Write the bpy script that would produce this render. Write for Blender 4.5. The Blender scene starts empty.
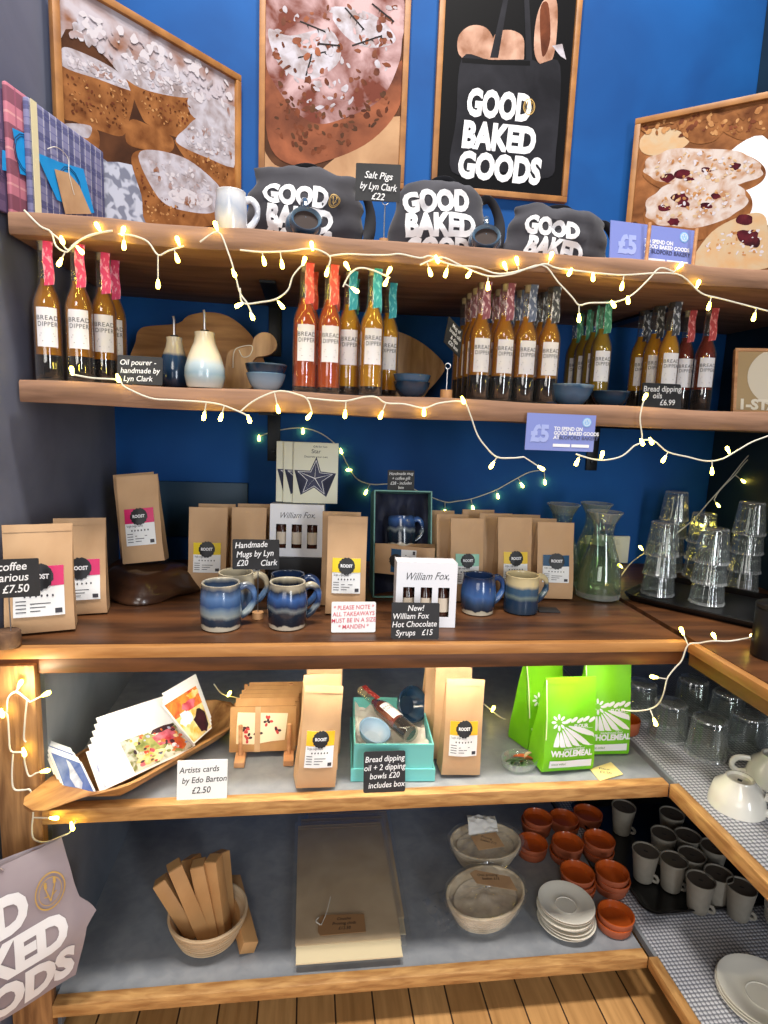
import bpy, bmesh, math, random
from mathutils import Vector, Matrix
random.seed(7)
S = bpy.context.scene
COL = S.collection
# ------------------------------------------------------------ camera, light, exposure
EYE = Vector((0, 0, 1.30)); FPX = 600.0
def _axes(yaw=.1304, pitch=-.1538, roll=.0393):
    r = Vector((math.cos(yaw), -math.sin(yaw), 0)); f0 = Vector((math.sin(yaw), math.cos(yaw), 0))
    f = f0*math.cos(pitch) + Vector((0, 0, 1))*math.sin(pitch); u = r.cross(f)
    return r*math.cos(roll)+u*math.sin(roll), -r*math.sin(roll)+u*math.cos(roll), f
CR, CU, CF = _axes()
cam = bpy.data.objects.new('camera', bpy.data.cameras.new('camera')); COL.objects.link(cam)
cam.data.sensor_fit = 'HORIZONTAL'; cam.data.sensor_width = 36; cam.data.lens = FPX/768*36; cam.data.clip_start = .05
M4 = Matrix((CR, CU, -CF)).transposed().to_4x4(); M4.translation = EYE; cam.matrix_world = M4
S.camera = cam
S.view_settings.view_transform = 'Standard'; S.view_settings.look = 'None'; S.view_settings.gamma = 1
S.view_settings.use_curve_mapping = False; S.view_settings.exposure = 0.0
W = bpy.data.worlds.new('world'); S.world = W; W.use_nodes = True
W.node_tree.nodes['Background'].inputs[0].default_value = (.75, .8, .95, 1)
W.node_tree.nodes['Background'].inputs[1].default_value = .10
def area(name, loc, target, sx, sy, power, color):
    l = bpy.data.lights.new(name, 'AREA'); l.shape = 'RECTANGLE'; l.size = sx; l.size_y = sy; l.energy = power; l.color = color
    o = bpy.data.objects.new(name, l); COL.objects.link(o); o.location = loc
    o.rotation_euler = (Vector(target)-Vector(loc)).to_track_quat('-Z', 'Y').to_euler(); return o
area('ceiling_or_fill_lamp', (-.22, .38, 4.2), (-.15, 1.25, .6), .36, .36, 92, (1, .95, .88))
area('ceiling_or_fill_lamp', (.66, .40, 4.2), (.6, 1.25, .5), .36, .36, 62, (1, .94, .86))
area('ceiling_or_fill_lamp', (-.5, -1.6, 2.75), (.1, 1.4, .95), .8, .8, 20, (1, .95, .88))  # added soft fill from further back in the room, not a known fixture
area('front_fill', (-1.1, -2.4, 1.40), (.0, 1.4, 1.0), 1.5, 1.1, 26, (1, .97, .93))  # added eye-level fill to brighten the shelf fronts, no real window
area('window_light', (1.5, -2.6, 1.5), (.1, 1.4, 1.2), .45, 1.9, 58, (.88, .94, 1))
area('strip_lamp', (.15, 1.150, .806), (.15, 1.21, .55), 1.08, .012, 3.6, (1, .90, .70))

def at(px, py, X=None, Y=None, Z=None):
    v = CF + CR*((px-384)/FPX) - CU*((py-512)/FPX)
    t = X/v.x if X is not None else Y/v.y if Y is not None else (Z-EYE.z)/v.z
    return EYE + v*t
def at_plane(px, py, O, n):
    v = CF + CR*((px-384)/FPX) - CU*((py-512)/FPX)
    return EYE + v*((Vector(O)-EYE).dot(n)/v.dot(n))
def mpp(p): return (Vector(p)-EYE).dot(CF)/FPX      # metres per pixel at a point
XL, YB, XR = -.54, 1.783, 1.284
ZC, Z4, Z5, Z2, Z1 = .868, .545, .1176, 1.346, 1.640
# ------------------------------------------------------------ materials
def lin(c):
    return tuple(((x/255)/12.92 if x/255 <= .04045 else ((x/255+.055)/1.055)**2.4) for x in c)+(1,)
_mats = {}
def nd(t, kind, **k):
    n = t.nodes.new(kind)
    for a, b in k.items(): setattr(n, a, b)
    return n
def M(name, rgb, rough=.6, metal=0, n=None, rgb2=None, bump=0, stretch=(1, 1, 1), lo=.35, hi=.65, coat=0, detail=4, trans=0, emit=0, sheen=0, spec=.5):
    """principled material; optional noise between rgb and rgb2 in object space"""
    if name in _mats: return _mats[name]
    m = bpy.data.materials.new(name); m.use_nodes = True; t = m.node_tree; b = t.nodes['Principled BSDF']
    b.inputs['Base Color'].default_value = lin(rgb); b.inputs['Roughness'].default_value = rough; b.inputs['Metallic'].default_value = metal
    b.inputs['Coat Weight'].default_value = coat; b.inputs['Transmission Weight'].default_value = trans
    if name.startswith('photo_'): spec = .1
    b.inputs['Sheen Weight'].default_value = sheen; b.inputs['Specular IOR Level'].default_value = spec
    if emit: b.inputs['Emission Color'].default_value = lin(rgb); b.inputs['Emission Strength'].default_value = emit
    if n:
        tc = nd(t, 'ShaderNodeTexCoord'); mp = nd(t, 'ShaderNodeMapping'); mp.inputs['Scale'].default_value = stretch
        nz = nd(t, 'ShaderNodeTexNoise'); nz.inputs['Scale'].default_value = n; nz.inputs['Detail'].default_value = detail
        nz.inputs['Distortion'].default_value = .4
        t.links.new(tc.outputs['Object'], mp.inputs[0]); t.links.new(mp.outputs[0], nz.inputs['Vector'])
        if rgb2:
            cr = nd(t, 'ShaderNodeValToRGB'); cr.color_ramp.elements[0].position = lo; cr.color_ramp.elements[1].position = hi
            cr.color_ramp.elements[0].color = lin(rgb); cr.color_ramp.elements[1].color = lin(rgb2)
            t.links.new(nz.outputs[0], cr.inputs[0]); t.links.new(cr.outputs[0], b.inputs['Base Color'])
        if bump:
            bp = nd(t, 'ShaderNodeBump'); bp.inputs['Strength'].default_value = bump; bp.inputs['Distance'].default_value = .01
            t.links.new(nz.outputs[0], bp.inputs['Height']); t.links.new(bp.outputs[0], b.inputs['Normal'])
    _mats[name] = m; return m
def glass(name, tint=(255, 255, 255), edge=.55, rough=.03, base=.05, glint_mix=.25, blend=.35):
    if name in _mats: return _mats[name]
    m = bpy.data.materials.new(name); m.use_nodes = True; t = m.node_tree; t.nodes.clear()
    out = nd(t, 'ShaderNodeOutputMaterial'); mx = nd(t, 'ShaderNodeMixShader'); tr = nd(t, 'ShaderNodeBsdfTransparent'); gl = nd(t, 'ShaderNodeBsdfGlossy')
    tr.inputs[0].default_value = lin(tint); gl.inputs['Roughness'].default_value = rough
    lw = nd(t, 'ShaderNodeLayerWeight'); lw.inputs[0].default_value = blend
    mr = nd(t, 'ShaderNodeMapRange'); mr.inputs['To Min'].default_value = base; mr.inputs['To Max'].default_value = edge
    t.links.new(lw.outputs['Facing'], mr.inputs[0]); t.links.new(mr.outputs[0], mx.inputs[0])
    df = nd(t, 'ShaderNodeBsdfDiffuse'); df.inputs[0].default_value = (.8, .82, .82, 1); m2 = nd(t, 'ShaderNodeMixShader'); m2.inputs[0].default_value = glint_mix  # pale diffuse share stands in for bright reflections along glass edges
    t.links.new(gl.outputs[0], m2.inputs[1]); t.links.new(df.outputs[0], m2.inputs[2])
    t.links.new(tr.outputs[0], mx.inputs[1]); t.links.new(m2.outputs[0], mx.inputs[2]); t.links.new(mx.outputs[0], out.inputs[0])
    _mats[name] = m; return m
def liquid(name, rgb, clear=.5):
    if name in _mats: return _mats[name]
    m = bpy.data.materials.new(name); m.use_nodes = True; t = m.node_tree; b = t.nodes['Principled BSDF']; out = t.nodes['Material Output']
    b.inputs['Base Color'].default_value = lin(rgb); b.inputs['Roughness'].default_value = .08
    tr = nd(t, 'ShaderNodeBsdfTransparent'); tr.inputs[0].default_value = lin(rgb); mx = nd(t, 'ShaderNodeMixShader'); mx.inputs[0].default_value = clear
    t.links.new(b.outputs[0], mx.inputs[1]); t.links.new(tr.outputs[0], mx.inputs[2]); t.links.new(mx.outputs[0], out.inputs[0])
    _mats[name] = m; return m
def banded(name, stops, height, wob=.12, scale=28, rough=.18, axis=2):
    """ceramic glaze whose colour changes with height over the body, edges running"""
    if name in _mats: return _mats[name]
    m = bpy.data.materials.new(name); m.use_nodes = True; t = m.node_tree; b = t.nodes['Principled BSDF']
    b.inputs['Roughness'].default_value = rough; b.inputs['Coat Weight'].default_value = .4; b.inputs['Coat Roughness'].default_value = .08
    tc = nd(t, 'ShaderNodeTexCoord'); sp = nd(t, 'ShaderNodeSeparateXYZ'); nz = nd(t, 'ShaderNodeTexNoise'); mp = nd(t, 'ShaderNodeMapping')
    mp.inputs['Scale'].default_value = (1, 1, .35); nz.inputs['Scale'].default_value = scale; nz.inputs['Detail'].default_value = 5
    a = nd(t, 'ShaderNodeMath', operation='DIVIDE'); a.inputs[1].default_value = height
    c = nd(t, 'ShaderNodeMath', operation='SUBTRACT'); c.inputs[1].default_value = .5
    d = nd(t, 'ShaderNodeMath', operation='MULTIPLY_ADD'); d.inputs[1].default_value = wob*2
    cr = nd(t, 'ShaderNodeValToRGB'); e = cr.color_ramp.elements
    e[0].position = stops[0][0]; e[0].color = lin(stops[0][1]); e[1].position = stops[-1][0]; e[1].color = lin(stops[-1][1])
    for p, col in stops[1:-1]: x = e.new(p); x.color = lin(col)
    L = t.links.new
    L(tc.outputs['Object'], sp.inputs[0]); L(tc.outputs['Object'], mp.inputs[0]); L(mp.outputs[0], nz.inputs['Vector']); L(sp.outputs[axis], a.inputs[0])
    L(nz.outputs[0], c.inputs[0]); L(c.outputs[0], d.inputs[0]); L(a.outputs[0], d.inputs[2]); L(d.outputs[0], cr.inputs[0]); L(cr.outputs[0], b.inputs['Base Color'])
    _mats[name] = m; return m
def studs(name, hi, lo, scale, rough=.45, metal=.0):
    m = bpy.data.materials.new(name); m.use_nodes = True; t = m.node_tree; b = t.nodes['Principled BSDF']
    tc = nd(t, 'ShaderNodeTexCoord'); v = nd(t, 'ShaderNodeTexVoronoi'); v.inputs['Randomness'].default_value = 0; v.inputs['Scale'].default_value = scale
    mp = nd(t, 'ShaderNodeMapping'); mp.inputs['Scale'].default_value = (1, 1, 0)
    cr = nd(t, 'ShaderNodeValToRGB'); cr.color_ramp.elements[0].position = .25; cr.color_ramp.elements[1].position = .5
    cr.color_ramp.elements[0].color = lin(hi); cr.color_ramp.elements[1].color = lin(lo)
    bp = nd(t, 'ShaderNodeBump'); bp.inputs['Strength'].default_value = .6; bp.inputs['Distance'].default_value = .003; bp.invert = True
    L = t.links.new
    L(tc.outputs['Object'], mp.inputs[0]); L(mp.outputs[0], v.inputs['Vector']); L(v.outputs['Distance'], cr.inputs[0]); L(cr.outputs[0], b.inputs['Base Color'])
    L(v.outputs['Distance'], bp.inputs['Height']); L(bp.outputs[0], b.inputs['Normal']); b.inputs['Roughness'].default_value = rough; b.inputs['Metallic'].default_value = metal
    return m
def plaid(name, base, stripes, scale):
    """woven check: stripes = [(axis, period, width, colour)] in object X/Z metres"""
    m = bpy.data.materials.new(name); m.use_nodes = True; t = m.node_tree; b = t.nodes['Principled BSDF']; b.inputs['Roughness'].default_value = .9
    tc = nd(t, 'ShaderNodeTexCoord'); sp = nd(t, 'ShaderNodeSeparateXYZ'); t.links.new(tc.outputs['Object'], sp.inputs[0])
    prev = None
    for ax, per, wid, off, col in stripes:
        ad = nd(t, 'ShaderNodeMath', operation='ADD'); ad.inputs[1].default_value = 10+off; t.links.new(sp.outputs[ax], ad.inputs[0])
        mo = nd(t, 'ShaderNodeMath', operation='MODULO'); mo.inputs[1].default_value = per; t.links.new(ad.outputs[0], mo.inputs[0])
        lt = nd(t, 'ShaderNodeMath', operation='LESS_THAN'); lt.inputs[1].default_value = wid; t.links.new(mo.outputs[0], lt.inputs[0])
        ml = nd(t, 'ShaderNodeMath', operation='MULTIPLY'); ml.inputs[1].default_value = .7; t.links.new(lt.outputs[0], ml.inputs[0])
        mx = nd(t, 'ShaderNodeMix', data_type='RGBA'); mx.inputs[7].default_value = lin(col); t.links.new(ml.outputs[0], mx.inputs[0])
        if prev is None: mx.inputs[6].default_value = lin(base)
        else: t.links.new(prev, mx.inputs[6])
        prev = mx.outputs[2]
    t.links.new(prev, b.inputs['Base Color']); return m
def planks(name, c1, c2, mortar, wide, long, rough=.5, rot=True):
    m = bpy.data.materials.new(name); m.use_nodes = True; t = m.node_tree; b = t.nodes['Principled BSDF']; b.inputs['Roughness'].default_value = rough
    tc = nd(t, 'ShaderNodeTexCoord'); mp = nd(t, 'ShaderNodeMapping'); mp.inputs['Rotation'].default_value = (0, 0, math.pi/2 if rot else 0)
    br = nd(t, 'ShaderNodeTexBrick'); br.inputs['Color1'].default_value = lin(c1); br.inputs['Color2'].default_value = lin(c2); br.inputs['Mortar'].default_value = lin(mortar)
    br.inputs['Scale'].default_value = 1; br.inputs['Brick Width'].default_value = long; br.inputs['Row Height'].default_value = wide; br.inputs['Mortar Size'].default_value = .002
    nz = nd(t, 'ShaderNodeTexNoise'); mp2 = nd(t, 'ShaderNodeMapping'); mp2.inputs['Scale'].default_value = (40, 3, 1); nz.inputs['Scale'].default_value = 1.5; nz.inputs['Detail'].default_value = 6
    mx = nd(t, 'ShaderNodeMix', data_type='RGBA', blend_type='MULTIPLY'); mx.inputs[0].default_value = .8
    cr = nd(t, 'ShaderNodeValToRGB'); cr.color_ramp.elements[0].color = (.62, .57, .5, 1); cr.color_ramp.elements[0].position = .3; cr.color_ramp.elements[1].position = .6; cr.color_ramp.elements[1].color = (1, 1, 1, 1)
    L = t.links.new
    L(tc.outputs['Object'], mp.inputs[0]); L(mp.outputs[0], br.inputs['Vector']); L(tc.outputs['Object'], mp2.inputs[0]); L(mp2.outputs[0], nz.inputs['Vector'])
    L(nz.outputs[0], cr.inputs[0]); L(br.outputs['Color'], mx.inputs[6]); L(cr.outputs[0], mx.inputs[7]); L(mx.outputs[2], b.inputs['Base Color']); return m
# ------------------------------------------------------------ mesh builder
_txt = {}
def text_geo(txt, cap, bold=0, xs=1.0, shear=0, align='CENTER', space=1.0):
    key = (txt, bold, shear, align, space)
    if key not in _txt:
        cu = bpy.data.curves.new('tmp', 'FONT'); cu.body = txt; cu.size = 1; cu.offset = bold; cu.shear = shear; cu.align_x = align
        cu.fill_mode = 'BOTH'; cu.dimensions = '2D'; cu.resolution_u = 3; cu.space_character = space
        o = bpy.data.objects.new('tmp', cu); COL.objects.link(o); bpy.context.view_layer.update()
        me = bpy.data.meshes.new_from_object(o)
        _txt[key] = ([(v.co.x, v.co.y) for v in me.vertices], [tuple(p.vertices) for p in me.polygons])
        bpy.data.objects.remove(o); bpy.data.curves.remove(cu); bpy.data.meshes.remove(me)
    vs, fs = _txt[key]; k = cap/.70
    return [(x*k*xs, y*k) for x, y in vs], fs
class MB:
    def __init__(s): s.bm = bmesh.new(); s.mx = Matrix()
    def _f(s, vs, m=0):
        try: f = s.bm.faces.new(vs); f.material_index = m; return f
        except ValueError: return None
    def v(s, p): return s.bm.verts.new(s.mx @ Vector(p))
    def box(s, c, d, m=0, rot=None, bevel=0, seg=2):
        R = (rot.to_3x3() if rot is not None else Matrix.Identity(3)); c = Vector(c)
        q = [s.v(c + R @ Vector((x*d[0]/2, y*d[1]/2, z*d[2]/2))) for x in (-1, 1) for y in (-1, 1) for z in (-1, 1)]
        fs = [s._f([q[i] for i in a], m) for a in ((0, 1, 3, 2), (4, 6, 7, 5), (0, 4, 5, 1), (2, 3, 7, 6), (0, 2, 6, 4), (1, 5, 7, 3))]
        if bevel:
            es = list({e for f in fs for e in f.edges})
            r = bmesh.ops.bevel(s.bm, geom=es, offset=bevel, segments=seg, affect='EDGES', profile=.5)
            for f in r['faces']: f.material_index = m
        return s
    def lathe(s, prof, seg=28, m=0, flute=0, nfl=12, sx=1, sy=1, c=(0, 0, 0)):
        rings = []
        for r, z in prof:
            if r < 1e-6: rings.append([s.v((c[0], c[1], c[2]+z))])
            else: rings.append([s.v((c[0]+sx*(r+flute*math.cos(nfl*2*math.pi*i/seg))*math.cos(2*math.pi*i/seg), c[1]+sy*(r+flute*math.cos(nfl*2*math.pi*i/seg))*math.sin(2*math.pi*i/seg), c[2]+z)) for i in range(seg)])
        for k in range(len(rings)-1):
            a, b = rings[k], rings[k+1]; mi = m[k] if isinstance(m, (list, tuple)) else m
            for i in range(seg):
                j = (i+1) % seg
                if len(a) == 1 and len(b) == 1: continue
                if len(a) == 1: s._f([a[0], b[j], b[i]], mi)
                elif len(b) == 1: s._f([a[i], a[j], b[0]], mi)
                else: s._f([a[i], a[j], b[j], b[i]], mi)
        return s
    def tube(s, pts, r, seg=6, m=0, caps=True, rs=None, flat=1.0):
        pts = [Vector(p) for p in pts]; rings = []; n = len(pts); up = Vector((.13, .37, .92))
        for i, p in enumerate(pts):
            t = (pts[min(i+1, n-1)]-pts[max(i-1, 0)]).normalized()
            a = t.cross(up)
            if a.length < .05: a = t.cross(Vector((1, 0, 0)))
            a.normalize(); b = a.cross(t).normalized(); rr = rs[i] if rs else r
            rings.append([s.v(p + a*rr*math.cos(2*math.pi*k/seg) + b*rr*flat*math.sin(2*math.pi*k/seg)) for k in range(seg)])
        for i in range(n-1):
            for k in range(seg): s._f([rings[i][k], rings[i][(k+1) % seg], rings[i+1][(k+1) % seg], rings[i+1][k]], m)
        if caps: s._f(rings[0][::-1], m); s._f(rings[-1], m)
        return s
    def grid(s, fn, nu, nv, m=0, closed_u=False):
        g = [[s.v(fn(i/nu, j/nv)) for i in range(nu if closed_u else nu+1)] for j in range(nv+1)]
        n = len(g[0])
        for j in range(nv):
            for i in range(nu):
                s._f([g[j][i], g[j][(i+1) % n], g[j+1][(i+1) % n], g[j+1][i]], m)
        return g
    def fill(s, ring, m=0): s._f(ring, m)
    def poly(s, pts, m=0): s._f([s.v(p) for p in pts], m); return s
    def slab(s, pts, thick, n, m=0, me=None):
        """flat outline pts (3D) extruded by thick along -n"""
        n = Vector(n).normalized(); a = [s.v(p) for p in pts]; b = [s.v(Vector(p)-n*thick) for p in pts]
        s._f(a, m); s._f(b[::-1], m if me is None else me)
        for i in range(len(a)): s._f([a[i], b[i], b[(i+1) % len(a)], a[(i+1) % len(a)]], m if me is None else me)
        return s
    def _put(s, vs2, fcs, f, e, m, cut):
        """flat outline(s) in (x, z), cut finer where asked, mapped through f onto a surface"""
        if cut or any(len(q) > 4 for q in fcs):
            t = bmesh.new(); q = [t.verts.new((x, 0, z)) for x, z in vs2]
            for fa in fcs:
                try: t.faces.new([q[i] for i in fa])
                except ValueError: pass
            bmesh.ops.triangulate(t, faces=t.faces[:])
            for _ in range(5 if cut else 0):
                es = [k for k in t.edges if k.calc_length() > cut]
                if not es: break
                bmesh.ops.subdivide_edges(t, edges=es, cuts=1); bmesh.ops.triangulate(t, faces=[g for g in t.faces if len(g.verts) > 3])
            t.verts.index_update(); vs2 = [(v.co.x, v.co.z) for v in t.verts]; fcs = [[v.index for v in g.verts] for g in t.faces]; t.free()
        q = [s.v(f(x, z, e)) for x, z in vs2]
        for fa in fcs: s._f([q[i] for i in fa], m)
        return s
    def shape(s, pts2, f, e=0, m=0, cut=0): return s._put(list(pts2), [list(range(len(pts2)))], f, e, m, cut)
    def text(s, txt, cap, f, x0=0, z0=0, e=.0006, m=0, bold=0, xs=1.0, shear=0, align='CENTER', rot=0, cut=0, space=1.0):
        vs, fs = text_geo(txt, cap, bold, xs, shear, align, space); c, sn = math.cos(rot), math.sin(rot)
        return s._put([(x0+x*c-y*sn, z0+x*sn+y*c) for x, y in vs], fs, f, e, m, cut)
    def jitter(s, amt, scale, seed=0):
        from mathutils import noise
        for x in s.bm.verts: x.co += amt*Vector(noise.noise_vector(x.co*scale+Vector((seed*3.1, seed*1.7, seed))))
        return s
    def build(s, name, mats, parent=None, ang=38, recalc=True, loc=None, rz=0):
        if recalc: bmesh.ops.recalc_face_normals(s.bm, faces=s.bm.faces); s.bm.normal_update()
        me = bpy.data.meshes.new(name); s.bm.to_mesh(me); s.bm.free()
        for p in me.polygons: p.use_smooth = True
        me.set_sharp_from_angle(angle=math.radians(ang))
        for m in (mats if isinstance(mats, (list, tuple)) else [mats]): me.materials.append(m)
        o = bpy.data.objects.new(name, me); COL.objects.link(o)
        if parent is not None: o.parent = parent
        if loc is not None: o.location = loc
        o.rotation_euler.z = rz
        return o
def thing(name, label, cat, loc=(0, 0, 0), rz=0, group=None):
    o = bpy.data.objects.new(name, None); o.empty_display_size = .02; COL.objects.link(o); o.location = loc; o.rotation_euler = (0, 0, rz)
    return tag(o, label, cat, group)
def tag(o, label, cat, group=None, kind=None):
    o['label'] = label; o['category'] = cat
    if group: o['group'] = group
    if kind: o['kind'] = kind
    return o
def struct(o): o['kind'] = 'structure'; return o
def dup(root, loc, rz=None, label=None, group=None, scale=None):
    kids = {}
    for c in KIDS(): kids.setdefault(c.parent, []).append(c)
    def cp(o, par):
        c = o.copy(); COL.objects.link(c)
        if par is not None: c.parent = par; c.matrix_parent_inverse = o.matrix_parent_inverse
        for k in kids.get(o, []): cp(k, c)
        return c
    r = cp(root, None); r.location = loc
    if rz is not None: r.rotation_euler = (0, 0, rz)
    if scale: r.scale = scale
    if label: r['label'] = label
    if group: r['group'] = group
    return r
def KIDS(): return [o for o in COL.objects if o.parent is not None]
def flatf(x, z, e): return Vector((x, -e, z))
def rrect(w, h, r, n=4, cx=0, cz=0):
    o = []
    for sx, sz, a0 in ((1, 1, 0), (-1, 1, 90), (-1, -1, 180), (1, -1, 270)):
        for k in range(n+1):
            a = math.radians(a0+90*k/n); o.append((cx+sx*(w/2-r)+r*math.cos(a), cz+sz*(h/2-r)+r*math.sin(a)))
    return o
def ell(cx, cz, rx, rz, n=20, rot=0, wob=0, seed=1):
    rnd = random.Random(seed); o = []
    for i in range(n):
        a = 2*math.pi*i/n; k = 1+wob*(rnd.random()-.5)*2; x, z = rx*k*math.cos(a), rz*k*math.sin(a)
        o.append((cx+x*math.cos(rot)-z*math.sin(rot), cz+x*math.sin(rot)+z*math.cos(rot)))
    return o
ORD = ['first', 'second', 'third', 'fourth', 'fifth', 'sixth', 'seventh', 'eighth', 'ninth', 'tenth']
def blob(pts, n=5):
    P = [Vector((x, y, 0)) for x, y in pts]; k = len(P); o = []
    for i in range(k):
        a, b, c, d = P[i-1], P[i], P[(i+1) % k], P[(i+2) % k]
        for j in range(n):
            t = j/n; q = .5*((2*b)+(c-a)*t+(2*a-5*b+4*c-d)*t*t+(3*b-a-3*c+d)*t**3); o.append((q.x, q.y))
    return o
def spline(pts, n=6):
    P = [Vector(p) for p in pts]; o = []
    for i in range(len(P)-1):
        a, b, c, d = P[max(i-1, 0)], P[i], P[i+1], P[min(i+2, len(P)-1)]
        for k in range(n):
            t = k/n; o.append(.5*((2*b)+(c-a)*t+(2*a-5*b+4*c-d)*t*t+(3*b-a-3*c+d)*t**3))
    return o+[P[-1]]
# ------------------------------------------------------------ the setting
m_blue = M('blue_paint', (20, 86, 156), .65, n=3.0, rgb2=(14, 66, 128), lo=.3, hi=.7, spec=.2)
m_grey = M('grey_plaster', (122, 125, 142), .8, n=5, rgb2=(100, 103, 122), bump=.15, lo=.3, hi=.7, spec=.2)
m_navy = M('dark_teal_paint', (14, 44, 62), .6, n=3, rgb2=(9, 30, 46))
m_ceil = M('white_ceiling', (225, 225, 222), .9)
m_floor = planks('oak_planks', (214, 164, 104), (186, 136, 80), (62, 42, 26), .085, .9)
b = MB(); b.box((.2, .3, -.02), (3.4, 3.1, .04)); struct(b.build('floor', m_floor))
b = MB(); b.box((.37, YB+.03, 2.15), (1.9, .06, 4.5)); struct(b.build('wall_back', m_blue))
b = MB(); b.slab([(-.537, YB, -.1), (-.576, 1.09, -.1), (-.90, 1.09, -.1), (-.90, YB, -.1)], 4.5, (0, 0, -1)); struct(b.build('wall_left', m_grey))
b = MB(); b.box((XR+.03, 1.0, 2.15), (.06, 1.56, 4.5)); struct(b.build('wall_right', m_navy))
b = MB(); b.box((-.35, YB-.007, 1.02), (.36, .012, .16), bevel=.002); struct(b.build('trim_1', M('teal_trim', (24, 60, 84), .5)))
# ------------------------------------------------------------ shelving
m_board = M('scaffold_board', (166, 126, 100), .75, n=3.2, rgb2=(116, 84, 64), stretch=(1.2, 9, 14), bump=.25, lo=.3, hi=.72, detail=8)
m_under = m_board
m_steel = M('dark_steel_strap', (38, 40, 44), .45, metal=.7)
def wall_shelf(label, z0, z1, y0, left, right, bx):
    t = thing('wall_shelf', label, 'shelf', (left, YB-.001, z0))
    b = MB(); nx = 60; y = y0-YB
    prof = lambda k, s: .0025*math.sin(k*23+s)+.002*math.sin(k*51+2*s)
    def fn(u, v):
        x = (right-left)*u; w = v*4
        top = z1-z0+.0016*math.sin(x*17); bot = .0016*math.sin(x*13+1)
        fy = y+prof(x, 1)
        c = [(fy+.003, bot), (fy, bot+.004), (fy, top-.004), (fy+.003, top), (0, top), (0, bot)]
        i = int(round(v*6)) % 6
        return Vector((x, c[i][0], c[i][1]))
    g = b.grid(fn, nx, 6)
    b.fill([r[0] for r in g[:6]]); b.fill([r[-1] for r in g[:6]][::-1])
    bmesh.ops.remove_doubles(b.bm, verts=b.bm.verts, dist=1e-5)
    b.build('board', m_board, t)
    for x in bx:
        b = MB(); b.box((x-left, -.17, -.0035), (.036, .33, .005)); b.box((x-left, -.005, -.07), (.036, .005, .135), bevel=.001)
        b.box((x-left, -.009, -.11), (.012, .006, .012), bevel=.002); b.build('bracket', m_steel, t)
    return t
bl, br = at(275, 320, Y=1.77).x, at(606, 318, Y=1.77).x
wall_shelf('thick rustic wooden top shelf carrying tote bags and leaning pictures', 1.601, Z1, 1.2125, XL+.002, XR-.001, (bl, br))
wall_shelf('rustic wooden second shelf lined with oil bottles', 1.304, Z2, 1.22, XL+.002, XR-.001, (bl, br))
m_top = M('dark_worktop', (112, 70, 40), .42, n=2.4, rgb2=(58, 34, 20), stretch=(1.5, 12, 6), lo=.35, hi=.65, detail=7)
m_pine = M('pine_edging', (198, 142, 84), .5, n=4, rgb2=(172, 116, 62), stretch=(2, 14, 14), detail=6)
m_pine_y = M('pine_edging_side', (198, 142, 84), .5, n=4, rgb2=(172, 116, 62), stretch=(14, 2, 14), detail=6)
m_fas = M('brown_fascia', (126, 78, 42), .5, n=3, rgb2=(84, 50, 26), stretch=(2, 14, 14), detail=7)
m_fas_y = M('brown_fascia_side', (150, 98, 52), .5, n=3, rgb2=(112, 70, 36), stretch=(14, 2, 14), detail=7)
XC = .791; YF = 1.10
t = thing('worktop', 'long dark stained wooden counter top with pale pine front edge', 'counter', (0, YF, ZC-.022))
b = MB(); b.box(((XL+.001+XC)/2, (YB-.002-YF-.018)/2+.018, .011), (XC-XL-.001, YB-.002-YF-.018, .022)); b.build('board', m_top, t)
b = MB(); b.box(((XL-.03+XC)/2, .009, .0105), (XC-XL+.03, .018, .021), bevel=.0015); b.build('front_edging', m_pine, t)
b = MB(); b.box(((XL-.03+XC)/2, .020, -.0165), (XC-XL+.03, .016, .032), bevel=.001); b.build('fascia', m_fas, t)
t = thing('worktop', 'wooden counter top of the right-hand return under the tray of glasses', 'counter', (XC, .3, ZC-.022))
wd = XR-XC-.001
b = MB(); b.box((wd/2+.009, (YB-.302)/2, .011), (wd-.018, YB-.302, .022)); b.build('board', m_top, t)
b = MB(); b.box((.0092, .40, .0105), (.018, .798, .021), bevel=.0015); b.build('front_edging', m_pine_y, t)
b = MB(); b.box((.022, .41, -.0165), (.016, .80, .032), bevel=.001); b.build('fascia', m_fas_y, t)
m_shelfgrey = M('grey_laminate', (146, 149, 154), .45, n=30, rgb2=(132, 136, 142))
m_panel = M('grey_side_panel', (128, 134, 142), .6, n=6, rgb2=(110, 116, 124))
m_post = M('rough_post', (176, 130, 82), .7, n=4, rgb2=(118, 80, 46), stretch=(14, 14, 1.4), bump=.3, detail=8)
m_nose = M('raw_oak_edging', (206, 158, 98), .55, n=6, rgb2=(160, 112, 62), stretch=(2.5, 12, 14), detail=8, bump=.15)
m_nose_y = M('raw_oak_edging_side', (206, 158, 98), .55, n=6, rgb2=(160, 112, 62), stretch=(12, 2.5, 14), detail=8, bump=.15)
XP = -.484; X4 = .787
t = thing('shelving_unit', 'open shelving under the counter with grey boards and oak edging', 'shelves', (XP, YF, 0))
b = MB(); b.box((-.0375, .012, .42), (.075, .024, .84-.012), bevel=.002); b.build('post', m_post, t)
b = MB(); b.box((-.0075, .36, .422), (.015, .64, .80)); b.build('side_panel', m_panel, t)
for z, th, nm in ((Z4, .028, 'upper'), (Z5, .026, 'lower')):
    w = X4-XP
    b = MB(); b.box((w/2, .35, z-.010), (w, .65, .018)); sb = b.build('shelf_board', m_shelfgrey, t)
    b = MB(); b.box((w/2, .011, z-th/2+.001), (w-.001, .026, th+.002), bevel=.0015); b.build('edging', m_nose, sb)
b = MB(); b.box(((X4-XP)/2, .12, .04), (X4-XP, .015, .08)); b.build('kick_board', M('dark_kick', (60, 62, 64), .7), t)
t = thing('shelving_unit', 'return shelving on the right with studded mats and oak edging', 'shelves', (X4, .3, 0))
w = XR-X4-.002
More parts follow.
